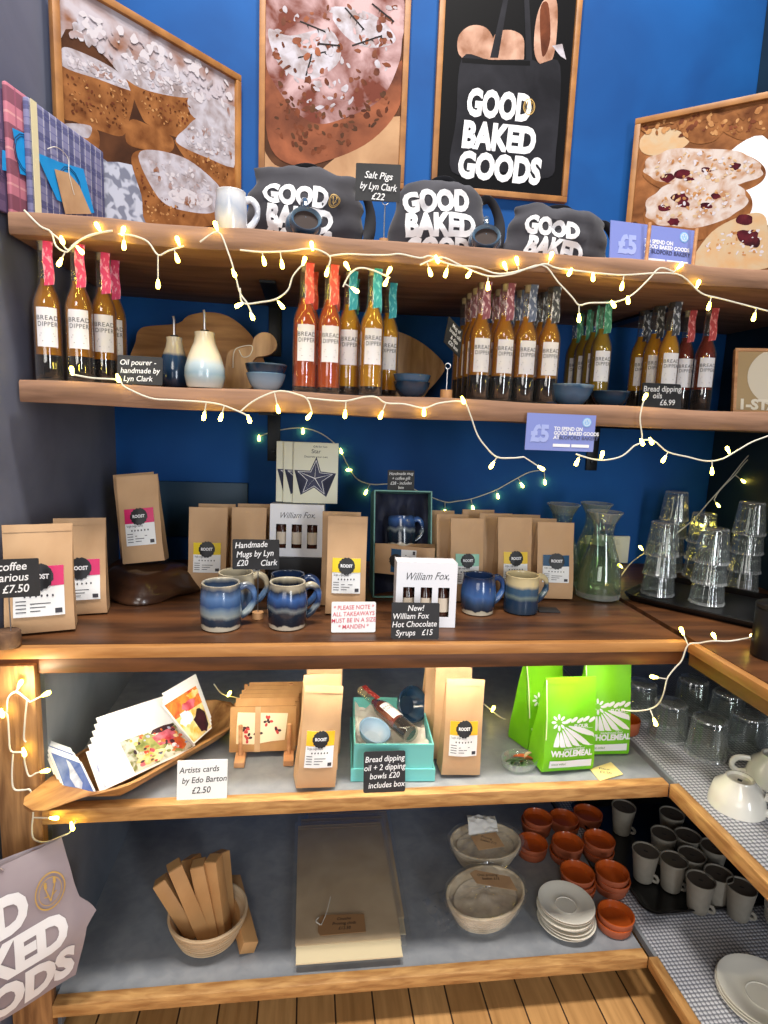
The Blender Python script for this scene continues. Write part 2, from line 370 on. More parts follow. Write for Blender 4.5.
for z, th in ((Z4, .028), (Z5, .026)):
    b = MB(); b.box((w/2+.012, (YB-.302)/2, z-.0115), (w-.012, YB-.302, .018)); sb = b.build('shelf_board', m_shelfgrey, t)
    b = MB(); b.box((.0125, .405, z-th/2+.001), (.022, .79, th+.002), bevel=.0015); b.build('edging', m_nose_y, sb)
b = MB(); b.box((.14, .44, .04), (.015, .86, .08)); b.build('kick_board', M('dark_kick', (60, 62, 64), .7), t)
m_stud = studs('studded_mat', (214, 214, 220), (120, 122, 132), 105)
for z, lb in ((Z4, 'silver studded rubber mat under the upturned tumblers and white cups'), (Z5, 'grey studded rubber mat under the black tray of cups')):
    b = MB(); b.box((w/2+.012, (YB-.32)/2, .0012), (w-.028, YB-.34, .0024)); tag(b.build('shelf_mat', m_stud, loc=(X4, .3, z-.0022)), lb, 'mat')
t = thing('strip_light', 'thin warm led strip fixed behind the counter fascia', 'light', (.15, 1.150, .8115))
b = MB(); b.box((0, 0, .0), (1.1, .016, .006)); b.build('channel', M('white_channel', (235, 235, 230), .5), t)
b = MB(); b.box((0, 0, -.0042), (1.09, .010, .002)); b.build('diffuser', M('led_strip', (255, 236, 190), .5, emit=6), t)
# ------------------------------------------------------------ framed pictures on the top shelf and wall
m_frame = M('oak_frame', (172, 118, 62), .5, n=5, rgb2=(138, 90, 44), stretch=(3, 3, 3), detail=6)
m_crust = M('photo_crust', (158, 104, 60), .6, n=26, rgb2=(96, 54, 28), detail=8, lo=.3, hi=.7)
m_crust_d = M('photo_dark_crust', (128, 70, 44), .6, n=14, rgb2=(62, 30, 20), detail=8, lo=.3, hi=.7)
m_sugar = M('photo_sugar', (184, 180, 190), .6, n=30, rgb2=(142, 128, 128), detail=9, lo=.4, hi=.66)
m_flake = M('photo_flake', (196, 190, 196), .6); m_speck = M('photo_speck', (86, 48, 26), .6); m_crust_l = M('photo_light_crust', (196, 148, 98), .6, n=30, rgb2=(150, 98, 56), detail=8)
m_sugar_b = M('photo_sugar_back', (184, 176, 184), .6, n=9, rgb2=(130, 84, 56), detail=3, lo=.42, hi=.66, stretch=(1.4, 1, 1.8))
m_shadow = M('photo_dark', (58, 36, 26), .6, n=12, rgb2=(92, 58, 38))
m_rack = M('photo_rack', (178, 182, 198), .6, n=45, rgb2=(116, 120, 138), lo=.45, hi=.55, detail=1)
m_black = M('photo_black', (12, 12, 15), .5)
m_bagk = M('photo_black_bag', (42, 42, 48), .6, n=9, rgb2=(26, 26, 31))
m_bread = M('photo_bread', (196, 156, 136), .6, n=18, rgb2=(140, 98, 76), detail=6)
m_white = M('white_ink', (236, 236, 240), .6)
m_cream = M('photo_cream', (190, 168, 138), .6, n=24, rgb2=(196, 156, 112), detail=7, lo=.4, hi=.7)
m_pastry = M('photo_pastry', (198, 186, 180), .6, n=30, rgb2=(168, 124, 90), detail=8, lo=.42, hi=.66)
m_berry = M('photo_berry', (44, 14, 24), .3, n=30, rgb2=(92, 30, 40))
m_cookie = M('photo_cookie', (160, 104, 62), .6, n=14, rgb2=(84, 48, 26), detail=6)
m_focac = M('photo_focaccia', (186, 156, 158), .5, n=11, rgb2=(104, 52, 40), detail=9, lo=.40, hi=.60)
m_focac2 = M('photo_loaf_side', (150, 88, 60), .5, n=9, rgb2=(76, 40, 30), detail=7, lo=.35, hi=.68)
m_paper_tan = M('photo_paper', (190, 152, 116), .6, n=7, rgb2=(150, 112, 82))
m_rose = M('photo_rosemary', (34, 30, 30), .6)
m_gold = M('gold_ink', (196, 158, 84), .5)
def emblem(b, f, cx, cz, rx, rz, m, e=.0006, rot=0, ring=.12):
    """oval emblem: ring plus two wheat ears on stalks"""
    n = 28; P = lambda a, k: (cx+rx*k*math.cos(a)*math.cos(rot)-rz*k*math.sin(a)*math.sin(rot), cz+rx*k*math.cos(a)*math.sin(rot)+rz*k*math.sin(a)*math.cos(rot))
    for k0, k1 in ((1, 1-ring), (.76, .76-ring*.5)):
        for i in range(n):
            a, c = 2*math.pi*i/n, 2*math.pi*(i+1)/n
            b.shape([P(a, k0), P(c, k0), P(c, k1), P(a, k1)], f, e, m)
    L = lambda x, z: (cx+rx*x*math.cos(rot)-rz*z*math.sin(rot), cz+rx*x*math.sin(rot)+rz*z*math.cos(rot))
    def bar(x0, z0, x1, z1, w):
        dx, dz = x1-x0, z1-z0; l = math.hypot(dx, dz); px, pz = -dz/l*w, dx/l*w
        b.shape([L(x0+px, z0+pz), L(x1+px, z1+pz), L(x1-px, z1-pz), L(x0-px, z0-pz)], f, e, m)
    bar(0, -.55, -.3, .2, .04); bar(0, -.55, .3, .3, .04); bar(-.12, -.25, -.4, -.2, .03); bar(.12, -.25, .4, -.1, .03)
    for sx, z0 in ((-.3, .2), (.3, .3)):
        for k in range(3):
            z = z0+.1*k
            b.shape([L(sx*1.0-.12, z+.1), L(sx, z-.02), L(sx+.12, z+.1), L(sx, z+.2)], f, e, m)
def poster(label, O, u, w, h, paint, fw=.016):
    u = Vector(u).normalized(); n = Vector((u.y, -u.x, 0)); rz = math.atan2(u.y, u.x)
    t = thing('framed_picture', label, 'picture', O, rz)
    b = MB()
    for c, d in (((0, 0, fw/2), (w, .018, fw)), ((0, 0, h-fw/2), (w, .018, fw)), ((-w/2+fw/2, 0, h/2), (fw, .018, h-2*fw)), ((w/2-fw/2, 0, h/2), (fw, .018, h-2*fw))):
        b.box(c, d, bevel=.0015)
    b.build('frame', m_frame, t)
    b = MB(); mats = []
    x0, x1, z0, z1 = -w/2+fw, w/2-fw, fw, h-fw
    def loc(px, py):
        p = at_plane(px, py, O, n)-Vector(O); return (max(x0, min(x1, p.dot(u))), max(z0, min(z1, p.z)))
    lay = [0]
    def add(pts, m, local=False, sharp=False):
        if m not in mats: mats.append(m)
        if not sharp: pts = blob(pts)
        q = pts if local else [loc(*p) for p in pts]
        q2 = [q[0]]
        for p in q[1:]:
            if (Vector(p)-Vector(q2[-1])).length > 1e-4: q2.append(p)
        if len(q2) < 3: return
        lay[0] += 1; b.shape(q2, flatf, .001+.00003*lay[0], mats.index(m))
    def txt(s, px, py, cap, m, **k):
        if m not in mats: mats.append(m)
        lay[0] += 1; x, z = loc(px, py); b.text(s, cap, flatf, x, z, .001+.00003*lay[0], mats.index(m), **k)
    def emb(px, py, r, m):
        if m not in mats: mats.append(m)
        lay[0] += 1; x, z = loc(px, py); emblem(b, flatf, x, z, r, r*1.25, mats.index(m), .001+.00003*lay[0])
    def speck(poly, n, size, ms, seed=1):
        rnd = random.Random(seed); q = [loc(*p) for p in poly]; k = 0
        xs_, zs_ = [x for x, z in q], [z for x, z in q]
        def inside(x, z):
            c = False
            for i in range(len(q)):
                (xa, za), (xb, zb) = q[i], q[i-1]
                if (za > z) != (zb > z) and x < (xb-xa)*(z-za)/(zb-za)+xa: c = not c
            return c
        for m in ms:
            if m not in mats: mats.append(m)
        lay[0] += 1
        for _ in range(n*6):
            if k >= n: break
            x, z = rnd.uniform(min(xs_), max(xs_)), rnd.uniform(min(zs_), max(zs_))
            if not inside(x, z): continue
            k += 1; s_ = size*rnd.uniform(.5, 1.2)
            b.shape(ell(x, z, s_, s_*rnd.uniform(.35, .8), 9, rnd.uniform(0, 3.1), .2, k), flatf, .001+.00003*lay[0]+.000004*k, mats.index(rnd.choice(ms)))
    b.box((0, .003, h/2), (w-2*fw, .006, h-2*fw), 0); add.speck = speck
    add_bg = lambda m: (mats.append(m) if not mats else None)
    paint(add, txt, emb, add_bg, (x0, x1, z0, z1))
    b.build('print', mats, t, recalc=False)
    return t
def P1(add, txt, emb, bg, R):
    bg(m_sugar_b)
    add([(60, 40), (100, 52), (135, 95), (180, 130), (240, 140), (240, 225), (60, 225)], m_shadow)
    add([(60, 150), (105, 160), (160, 225), (60, 225)], m_rack); add([(98, 165), (150, 175), (150, 225), (90, 225)], m_rack)
    add([(62, 66), (100, 78), (132, 90), (129, 120), (122, 136), (100, 131), (75, 122), (62, 114)], m_crust)
    add([(62, 48), (80, 52), (112, 68), (132, 86), (131, 91), (100, 80), (62, 66)], m_sugar)
    add([(122, 68), (134, 84), (165, 94), (194, 96), (192, 137), (175, 137), (150, 126), (140, 114)], m_crust)
    add([(112, 64), (130, 58), (160, 62), (194, 82), (194, 97), (165, 95), (134, 85)], m_sugar)
    add([(174, 140), (205, 156), (235, 166), (233, 190), (222, 192), (200, 178)], m_crust)
    add([(186, 128), (200, 118), (237, 122), (238, 166), (205, 157), (176, 142)], m_sugar)
    add([(192, 94), (240, 110), (240, 128), (194, 118)], m_sugar)
    add([(130, 120), (150, 126), (172, 138), (170, 152), (145, 150), (126, 142)], m_crust)
    add([(64, 126), (84, 124), (98, 132), (97, 150), (80, 140), (64, 138)], m_crust); add([(64, 124), (90, 126), (88, 138), (76, 134)], m_sugar)
    add([(131, 157), (150, 150), (185, 158), (214, 180), (222, 192), (219, 212), (210, 226), (150, 226), (141, 195)], m_crust)
    add([(138, 156), (152, 150), (186, 159), (215, 182), (220, 194), (214, 212), (190, 212), (165, 204), (150, 185)], m_sugar)
    add([(168, 193), (180, 188), (196, 194), (194, 204), (176, 202)], m_flake); add([(196, 196), (206, 194), (212, 202), (204, 208), (196, 204)], m_flake)
    sp = add.speck
    for k, (pl, n) in enumerate((([(66, 72), (98, 84), (130, 94), (126, 118), (120, 130), (100, 126), (70, 114)], 46), ([(138, 90), (165, 98), (190, 100), (188, 130), (160, 124), (144, 110)], 40), ([(184, 148), (230, 168), (228, 186), (202, 174)], 20), ([(134, 164), (150, 190), (200, 218), (150, 222), (142, 196)], 24))): sp(pl, n*2, .0034, [m_speck, m_crust_l, m_crust_d], k)
    for k, (pl, n) in enumerate((([(66, 52), (110, 70), (128, 86), (100, 76), (66, 64)], 34), ([(120, 66), (160, 66), (190, 84), (190, 94), (165, 92), (136, 84)], 44), ([(190, 126), (232, 126), (234, 160), (205, 152), (182, 142)], 40), ([(142, 160), (184, 162), (212, 186), (212, 206), (190, 208), (156, 186)], 60), ([(70, 6), (230, 80), (238, 118), (200, 100), (70, 36)], 50))): sp(pl, n*2, .0062 if k != 4 else .012, [m_flake, m_sugar, m_sugar_b], k+9)
def P2(add, txt, emb, bg, R):
    bg(m_shadow)
    add([(262, 150), (275, 165), (300, 175), (262, 178)], m_paper_tan); add([(318, 175), (345, 150), (370, 128), (405, 120), (405, 190), (330, 190)], m_paper_tan)
    add([(266, 60), (300, 115), (340, 120), (378, 98), (402, 60), (400, 105), (372, 140), (330, 160), (292, 165), (268, 140)], m_focac2)
    add([(266, 0), (404, 0), (402, 40), (398, 66), (380, 100), (345, 118), (318, 124), (296, 112), (276, 86), (266, 62)], m_focac)
    add([(268, 30), (290, 36), (330, 30), (340, 60), (310, 80), (280, 66)], m_sugar); add([(330, 8), (372, 14), (396, 40), (370, 48), (345, 36)], m_sugar)
    add.speck([(272, 6), (396, 6), (394, 60), (370, 96), (330, 112), (300, 104), (276, 70)], 160, .010, [m_focac, m_focac2, m_crust_d, m_sugar], 3)
    add.speck([(280, 84), (330, 118), (388, 90), (392, 110), (340, 152), (296, 158), (274, 130)], 110, .009, [m_crust_d, m_focac2, m_shadow], 6)
    for a, c in (((298, 58), (326, 52)), ((306, 76), (312, 54)), ((296, 20), (330, 34)), ((345, 8), (364, 30)), ((352, 46), (382, 36)), ((372, 4), (394, 22)), ((318, 44), (340, 46))):
        dx, dy = c[0]-a[0], c[1]-a[1]; l = math.hypot(dx, dy); nx, ny = -dy/l*.8, dx/l*.8
        add([(a[0]+nx, a[1]+ny), (c[0]+nx, c[1]+ny), (c[0]-nx, c[1]-ny), (a[0]-nx, a[1]-ny)], m_rose, sharp=True)
        for k in (.3, .6, .9):
            x, y = a[0]+dx*k, a[1]+dy*k; add([(x, y), (x+nx*5+dx*.12, y+ny*5+dy*.12), (x+dx*.06, y+dy*.06)], m_rose, sharp=True)
def P3(add, txt, emb, bg, R):
    bg(m_black)
    add([(458, 38), (470, 26), (486, 28), (494, 42), (494, 60), (462, 58)], m_bread); add([(494, 36), (508, 30), (522, 36), (524, 50), (520, 64), (492, 62)], m_bread)
    add([(534, 50), (536, 20), (544, 0), (556, 0), (557, 30), (552, 60), (540, 64)], m_bread); add([(540, 10), (548, 4), (550, 40), (542, 56)], m_crust_d)
    add([(552, 46), (562, 44), (566, 60), (560, 56)], m_sugar, sharp=True)
    add([(462, 58), (490, 60), (530, 60), (540, 64), (560, 66), (556, 150), (548, 178), (500, 172), (452, 172), (456, 120)], m_bagk)
    add([(490, 58), (503, 0), (508, 0), (498, 58)], m_bagk, sharp=True); add([(526, 60), (524, 0), (529, 0), (532, 60)], m_bagk, sharp=True)
    add([(462, 58), (490, 60), (530, 61), (530, 66), (490, 65), (462, 63)], m_black, sharp=True)
    txt('GOOD', 466, 114, .064, m_white, bold=.055, xs=.64, align='LEFT', shear=.08); txt('BAKED', 461, 146, .064, m_white, bold=.055, xs=.74, align='LEFT', shear=.08)
    txt('GOODS', 457, 176, .064, m_white, bold=.055, xs=.73, align='LEFT', shear=.08)
    emb(529, 107, .017, m_gold)
def P4(add, txt, emb, bg, R):
    bg(m_cookie)
    add([(640, 140), (655, 128), (676, 130), (690, 140), (676, 152), (656, 156), (642, 152)], m_cream); add([(676, 118), (700, 112), (726, 118), (716, 140), (690, 142)], m_crust)
    add([(640, 110), (668, 104), (676, 120), (650, 128), (638, 124)], m_crust); add([(716, 120), (768, 104), (768, 130), (740, 140)], m_crust)
    add([(732, 150), (768, 140), (768, 225), (738, 215), (726, 180)], m_white)
    add(ell(704, 172, 62, 24, 26, .02), m_crust); add(ell(703, 168, 60, 20, 26, .02, .05), m_pastry)
    for x, y, r in ((668, 178, 7), (682, 174, 8), (690, 180, 5), (706, 170, 5), (735, 166, 6)): add(ell(x, y, r, r*.6, 12, 0, .2, x), m_berry)
    add(ell(698, 210, 55, 30, 26, -.15), m_crust); add(ell(696, 203, 52, 24, 26, -.15, .05), m_pastry)
    for x, y, r in ((664, 208, 6), (680, 198, 8), (684, 204, 6), (706, 206, 6), (716, 196, 5), (674, 222, 6)): add(ell(x, y, r, r*.6, 12, 0, .2, x), m_berry)
    add([(640, 225), (650, 240), (650, 262), (632, 262), (632, 225)], m_shadow)
    add([(690, 262), (712, 232), (742, 216), (762, 214), (768, 230), (768, 268), (690, 268)], m_cream)
    for k, pl in enumerate(([(650, 160), (700, 150), (756, 164), (752, 176), (700, 184), (652, 176)], [(652, 204), (700, 186), (742, 196), (736, 210), (690, 222), (656, 218)])): add.speck(pl, 90, .0055, [m_flake, m_cream, m_crust_l], k)
    add.speck([(700, 250), (720, 234), (760, 226), (764, 258)], 60, .005, [m_crust_l, m_flake], 5); add.speck([(640, 112), (700, 114), (764, 108), (764, 130), (700, 138), (640, 132)], 80, .009, [m_crust, m_crust_d, m_crust_l], 7)
    for x, y, r in ((744, 220, 9), (748, 237, 11), (752, 242, 8)): add(ell(x, y, r, r*.7, 12, 0, .2, x), m_berry)
poster('framed photo of sugar dusted almond cakes standing by the tea towels', (-.364, 1.600, Z1+.001), (.335, .338, 0), .478, .532, P1)
poster('framed photo of a rosemary topped loaf above the salt pig sign', (.053, YB-.010, 1.932), (1, 0, 0), .396, .60, P2)
poster('framed photo of a dark shopping bag filled with bread', (.527, YB-.010, 1.935), (1, 0, 0), .398, .60, P3)
poster('framed photo of berry tarts standing in the right corner', (1.087, 1.612, Z1+.001), (.345, -.272, 0), .46, .525, P4)
# ------------------------------------------------------------ writing cards
m_slate = M('chalkboard', (26, 26, 29), .6, n=20, rgb2=(36, 36, 40)); m_chalk = M('chalk_ink', (238, 238, 240), .7)
m_card = M('white_card', (240, 240, 240), .6); m_pink = M('pink_ink', (214, 74, 92), .6); m_pen = M('black_ink', (34, 34, 38), .6)
m_kraft = M('kraft_paper', (196, 158, 118), .75, n=16, rgb2=(176, 136, 98), bump=.12, detail=5)
m_string = M('string', (226, 220, 206), .8)
def card(name, label, cat, loc, w, h, lines, rz=0, tilt=-12, roll=0, mat=None, ink=None, rad=.003, th=.0022, shear=.2, bold=.006):
    """small standing card: lines = (text, cap height, x, z, rotation) measured from its bottom centre"""
    t = thing(name, label, cat, loc, rz)
    R = Matrix.Rotation(math.radians(tilt), 4, 'X') @ Matrix.Rotation(math.radians(roll), 4, 'Y')
    off = Vector((0, 0, abs(math.sin(math.radians(roll)))*w/2+.0008))
    f = lambda x, z, e: R @ Vector((x, -e, z)) + off
    b = MB(); pts = rrect(w, h, rad, 3, 0, h/2)
    b.slab([f(x, z, th/2) for x, z in pts], th, R @ Vector((0, -1, 0))); b.build('panel', mat or m_slate, t)
    b = MB()
    for ln in lines:
        s, cap, x, z = ln[:4]; b.text(s, cap, f, x, z, th/2+.0005, 0, bold=bold, xs=ln[5] if len(ln) > 5 else .9, shear=shear, rot=math.radians(ln[4]) if len(ln) > 4 else 2*math.pi/180)
    b.build('writing', ink or m_chalk, t, recalc=False)
    return t
def clip_stand(parent, x, y, h, m, r=.0012, base=(.018, .012)):
    b = MB(); b.lathe([(0, 0), (base[0]/2, 0), (base[0]/2, base[1]), (0, base[1])], 16, c=(x, y, 0)); b.build('wooden_base', M('light_wood', (196, 150, 104), .6, n=20, rgb2=(170, 122, 80)), parent)
    b = MB(); b.tube([(x, y, base[1]-.002), (x, y, h)], r)
    b.tube([(x+.006*math.cos(a/10*2*math.pi), y-.002, h+.006+.006*math.sin(a/10*2*math.pi)) for a in range(11)], r*.8); b.build('wire', m, parent)
m_wire = M('steel_wire', (190, 190, 195), .3, metal=.9)
p = at(398, 232, Y=1.26); p.z = Z1+.0015
# salt pig sign on a wire stand
t = thing('price_sign', 'small black salt pigs price sign on wire stand between shopping bags', 'sign', (at(378, 232, Y=1.255).x, 1.255, Z1+.0015))
b = MB(); f = lambda x, z, e: Vector((x*.99+.0, -e-.004-.12*x, z)); z0 = .042
b.slab([f(x-.004, z, .001) for x, z in rrect(.088, .068, .002, 2, 0, z0+.072)], .002, (-.12, -1, 0)); b.build('panel', m_slate, t)
b = MB()
for s, z in (('Salt Pigs', .084), ('by Lyn Clark', .064), ('£22', .046)): b.text(s, .0125, f, -.004, z0+z-.012+.006, .0026, bold=.008, xs=.78 if 'by' in s else .95, shear=.25, rot=-.05)
b.build('writing', m_chalk, t, recalc=False); clip_stand(t, .012, .0, .075, m_wire)
# ------------------------------------------------------------ tea towels in the left corner
def towel(label, A, Bp, h, mat, thick, px_left=None, band=None, tagp=None):
    A = Vector(A); Bp = Vector(Bp); u = (Bp-A); u.z = 0; w = u.length; u.normalize(); n = Vector((u.y, -u.x, 0))
    t = thing('tea_towel', label, 'tea towel', A, math.atan2(u.y, u.x))
    b = MB(); b.box((w/2, thick/2, h/2), (w, thick, h), bevel=thick*.35, seg=3); b.jitter(.0012, 22); b.build('cloth', mat, t)
    def loc(px, py):
        p = at_plane(px, py, A, n)-A; return (max(.002, min(w-.002, p.dot(u))), max(.002, min(h-.002, p.z)))
    def piece(nm, pts, m, e):
        b = MB(); b.slab([Vector((x, -e-.0009, z)) for x, z in [loc(*p) for p in pts]], .0008, (0, -1, 0)); return b.build(nm, m, t)
    if band:
        piece('belly_band', band, M('cyan_band', (18, 150, 222), .55), .0022)
        bb = MB(); c = [loc(*p) for p in band]; cx = sum(x for x, z in c)/len(c); cz = sum(z for x, z in c)/len(c)
        for r in (.034, .03): bb.tube([(max(.004, min(w-.004, cx+r*math.cos(a/12*2*math.pi))), -.0034, max(.004, min(h-.004, cz+r*math.sin(a/12*2*math.pi)))) for a in range(13)], .0006, 4)
        bb.build('band_print', M('navy_print', (20, 40, 84), .6), t)
    if tagp:
        piece('gift_tag', tagp, m_kraft, .0048)
        q = [loc(*p) for p in ((44, 149), (52, 147), (60, 152), (65, 160), (66, 175), (71, 195))]
        b = MB(); b.tube(spline([(x, -.0072, z) for x, z in q]), .0008, 5); b.build('string', m_string, t)
pl_blue = plaid('plaid_blue', (122, 122, 158), [(0, .035, .012, 0, (58, 62, 104)), (2, .04, .014, .01, (60, 64, 110)), (0, .018, .002, .004, (190, 188, 196)), (2, .02, .002, .004, (90, 92, 140)), (0, 10.4, 10.036, .0, (222, 208, 160))][:4], 1)
pl_pink = plaid('plaid_pink', (190, 116, 134), [(2, .06, .026, .012, (88, 44, 66)), (2, .06, .004, .03, (216, 160, 160)), (0, .03, .004, 0, (150, 80, 104))], 1)
pl_purp = plaid('plaid_purple', (106, 82, 118), [(0, .03, .01, 0, (70, 50, 84)), (2, .03, .01, 0, (80, 60, 96))], 1)
A = at(27, 95, Y=1.262); h = A.z-Z1-.001; Bq = at(104, 152, Z=A.z); A.z = Z1+.001
towel('folded blue and grey checked tea towel with kraft tag in top left corner', A, Bq, h, pl_blue, .012,
      band=[(34, 152), (58, 162), (82, 169), (93, 213), (85, 213), (56, 200)], tagp=[(52, 169), (66, 173), (77, 186), (89, 214), (63, 214)])
u = (Bq-A); u.z = 0; u.normalize()
b = MB(); b.box((.010, -.0045, h*.5), (.016, .0012, h*.96)); o = b.build('cream_stripe', M('cream_weave', (222, 212, 172), .9), [x for x in COL.objects if x.name == 'tea_towel'][0])
nl = Vector((-u.y, u.x, 0)); A2 = A+nl*.0145-u*.034
towel('folded pink and maroon striped tea towel behind the blue checked one', A2, A2+u*.15, h*1.04, pl_pink, .009, band=[(11, 128), (37, 140), (34, 178), (19, 174)])
A3 = A2+nl*.0105-u*.022
towel('folded purple tea towel against the grey wall', A3, A3+u*.15, h*.99, pl_purp, .006, band=[(1, 150), (9, 152), (9, 172), (1, 170)])
# ------------------------------------------------------------ white mug, salt pigs, shopping bags, voucher on the top shelf
def mug(name, label, cat, loc, rz, R, H, mat, foot=None, barrel=.06, hs=1.0, group=None):
    t = thing(name, label, cat, loc, rz, group)
    w = .0035; prof = [(0, .004), (R*.86, .004), (R*.90, 0), (R*.98, .002)]
    for k in range(9):
        s = k/8; prof.append((R*(1.0+barrel*math.sin(s*math.pi)*1.3-.05*s), .008+(H-.012)*s))
    prof += [(R*.97, H-.001), (R*.95, H), (R*.95-w, H-.001)]
    for k in range(8, -1, -1):
        s = k/8; prof.append((R*(1.0+barrel*math.sin(s*math.pi)*1.3-.05*s)-w-.001, .012+(H-.018)*s))
    prof += [(R*.8, .009), (0, .009)]
    b = MB(); b.lathe(prof, 32); b.build('cup', mat, t)
    k = hs; x0 = R*.97
    pts = spline([(x0-.003, 0, H*.84), (x0+.012*k, 0, H*.90), (x0+.026*k, 0, H*.78), (x0+.028*k, 0, H*.55), (x0+.016*k, 0, H*.32), (x0+.001, 0, H*.20)], 5)
    b = MB(); b.tube(pts, .0055, 10, flat=1.35); b.build('handle', mat, t)
    return t
g_white = banded('speckle_white', [(0, (196, 190, 182)), (.3, (214, 212, 212)), (.6, (176, 184, 200)), (1, (226, 226, 228))], .075, .5, 30)
p = at(231, 225, Y=1.26); mug('mug', 'pale speckled mug at the left end of the top shelf', 'mug', (p.x, 1.262, Z1+.001), .3, .029, .078, g_white, hs=.8)
m_tote = M('charcoal_canvas', (58, 57, 64), .9, n=9, rgb2=(46, 45, 53), bump=.2, sheen=.2)
def tote(label, loc, w, h, d, rz, roll, lines, emb, taper=.12, seed=1):
    from mathutils import noise
    t = thing('shopping_bag', label, 'shopping bag', loc, rz)
    R = Matrix.Rotation(math.radians(roll), 4, 'Y')
    def S_(uu, vv, side):
        a = max(0, 1-abs(uu)**2.6)**.5*max(0, 1-abs(vv)**2.6)**.5
        wr = noise.noise(Vector((uu*2.2, vv*2.2, seed*5.3)))*.014+noise.noise(Vector((uu*5, vv*4, seed*9.1)))*.004
        x = uu*w/2*(1-taper*vv)*(1+.14*noise.noise(Vector((vv*2.4, seed, 0)))); z = h/2*(1+vv*(1-.16*abs(uu)**3*(1 if vv > 0 else 0)+.16*noise.noise(Vector((uu*2.6, seed*2, 3)))))
        return Vector((x, -side*d*a + (wr*a*(1 if side > 0 else .3)), z))
    z0 = .0
    def f(x, z, e):
        vv = max(-.98, min(.98, (z-h/2)/(h/2))); uu = max(-.98, min(.98, x/(w/2*(1-taper*vv))))
        p = S_(uu, vv, 1); p.y -= e; return R @ p+Vector((0, 0, z0))
    mp = lambda q: math.sin(max(-1, min(1, q))*math.pi/2)
    b = MB()
    for sd in (1, -1): b.grid(lambda i, j: R @ S_(mp(2*i-1), mp(2*j-1), sd)+Vector((0, 0, z0)), 26, 20)
    bmesh.ops.remove_doubles(b.bm, verts=b.bm.verts, dist=1e-4)
    mn = min(v.co.z for v in b.bm.verts)
    for v in b.bm.verts: v.co.z = max(v.co.z-mn, 0)
    bd = b.build('bag_body', m_tote, t)
    g = lambda x, z, e: f(x, z, e)-Vector((0, 0, mn))
    b = MB()
    for s, cap, x, z, rot in lines: b.text(s, cap, g, x, z, .0016, 0, bold=.06, xs=.78, rot=math.radians(rot), cut=.012)
    b.build('lettering', m_white, t, recalc=False)
    if emb:
        b = MB(); emblem(b, g, emb[0], emb[1], .011, .014, 0, .0016); b.build('emblem', m_gold, t, recalc=False)
    b = MB(); sx = w*.36
    b.tube(spline([(sx, .015, h*.80), (sx+.03, .0, h*.86), (sx+.052, -.012, h*.6), (sx+.050, -.02, h*.25), (sx+.03, -.022, .012)], 6), .013, 8, flat=.45); b.build('strap', M('black_strap', (34, 34, 40), .85), t)
    b = MB(); b.tube(spline([(-sx*.4, .012, h*.92), (-sx*.2, -.004, h*1.02), (sx*.2, -.008, h*1.03), (sx*.5, .0, h*.9)], 6), .010, 8, flat=.45); b.build('strap', M('black_strap', (34, 34, 40), .85), t)
    return t
p = at(307, 225, Y=1.385); tote('folded charcoal shopping bag beside the framed loaf photo, left of the price sign', (p.x-.005, 1.385, Z1+.001), .240, .172, .045, 0, 1,
     [('GOOD', .036, -.020, .086, -2), ('BAKED', .039, -.012, .040, -2), ('GOODS', .036, -.014, .002, -2)], (.056, .098), seed=1)
p = at(440, 235, Y=1.385); tote('folded charcoal shopping bag, tallest one, right of the price sign', (p.x, 1.385, Z1+.001), .212, .172, .046, 0, -2,
     [('GOOD', .041, -.014, .098, 3), ('BAKED', .043, -.006, .048, 1), ('GOODS', .038, .0, .004, 0)], None, .22, seed=2)
p = at(552, 245, Y=1.385); tote('folded charcoal shopping bag, lowest one, left of the voucher stand', (p.x+.006, 1.385, Z1+.001), .236, .136, .044, 0, 4,
     [('GOOD', .034, -.030, .062, -2), ('BAKED', .036, -.018, .018, -3)], None, .10, seed=3)
g_pig = banded('glaze_pig', [(0, (32, 54, 78)), (.35, (56, 92, 124)), (.7, (120, 146, 168)), (1, (60, 84, 110))], .06, .35, 26)
def salt_pig(label, loc, rz, s=1):
    t = thing('salt_pig', label, 'salt pig', loc, rz)
    b = MB(); R = .036*s
    def fn(u, v):
        th = 2*math.pi*u; ph = v*math.pi
        x, y, z = R*math.sin(ph)*math.cos(th), R*math.sin(ph)*math.sin(th), R*.85*(1-math.cos(ph))
        return Vector((x, y, max(z, .0)))
    b.grid(fn, 24, 14, closed_u=True); bmesh.ops.remove_doubles(b.bm, verts=b.bm.verts, dist=1e-5); b.build('body', g_pig, t)
    b = MB(); c = Vector((0, -R*1.03, R*.86)); ax = Vector((0, -.97, .24)).normalized(); e1 = Vector((1, 0, 0)); e2 = ax.cross(e1)
    ring = lambda r, o: [c+ax*o+e1*r*math.cos(2*math.pi*k/22)+e2*r*.8*math.sin(2*math.pi*k/22) for k in range(22)]
    rr = [[b.v(p) for p in ring(r, o)] for r, o in ((R*.80, -.022), (R*.88, -.004), (R*.86, .004), (R*.80, .008), (R*.70, .005), (R*.62, -.006))]
    for i in range(5):
        for k in range(22): b._f([rr[i][k], rr[i][(k+1) % 22], rr[i+1][(k+1) % 22], rr[i+1][k]])
    b.build('spout', g_pig, t)
    b = MB(); b.poly([c+ax*(-.0005)+e1*R*.66*math.cos(2*math.pi*k/20)+e2*R*.53*math.sin(2*math.pi*k/20) for k in range(20)]); b.build('opening', M('dark_inside', (44, 26, 20), .7), t)
    b = MB(); b.tube(spline([(0, R*.5, R*1.5), (0, R*.1, R*2.1), (0, -R*.5, R*2.0), (0, -R*.75, R*1.6)], 6), .0055, 8); b.build('handle', g_pig, t)
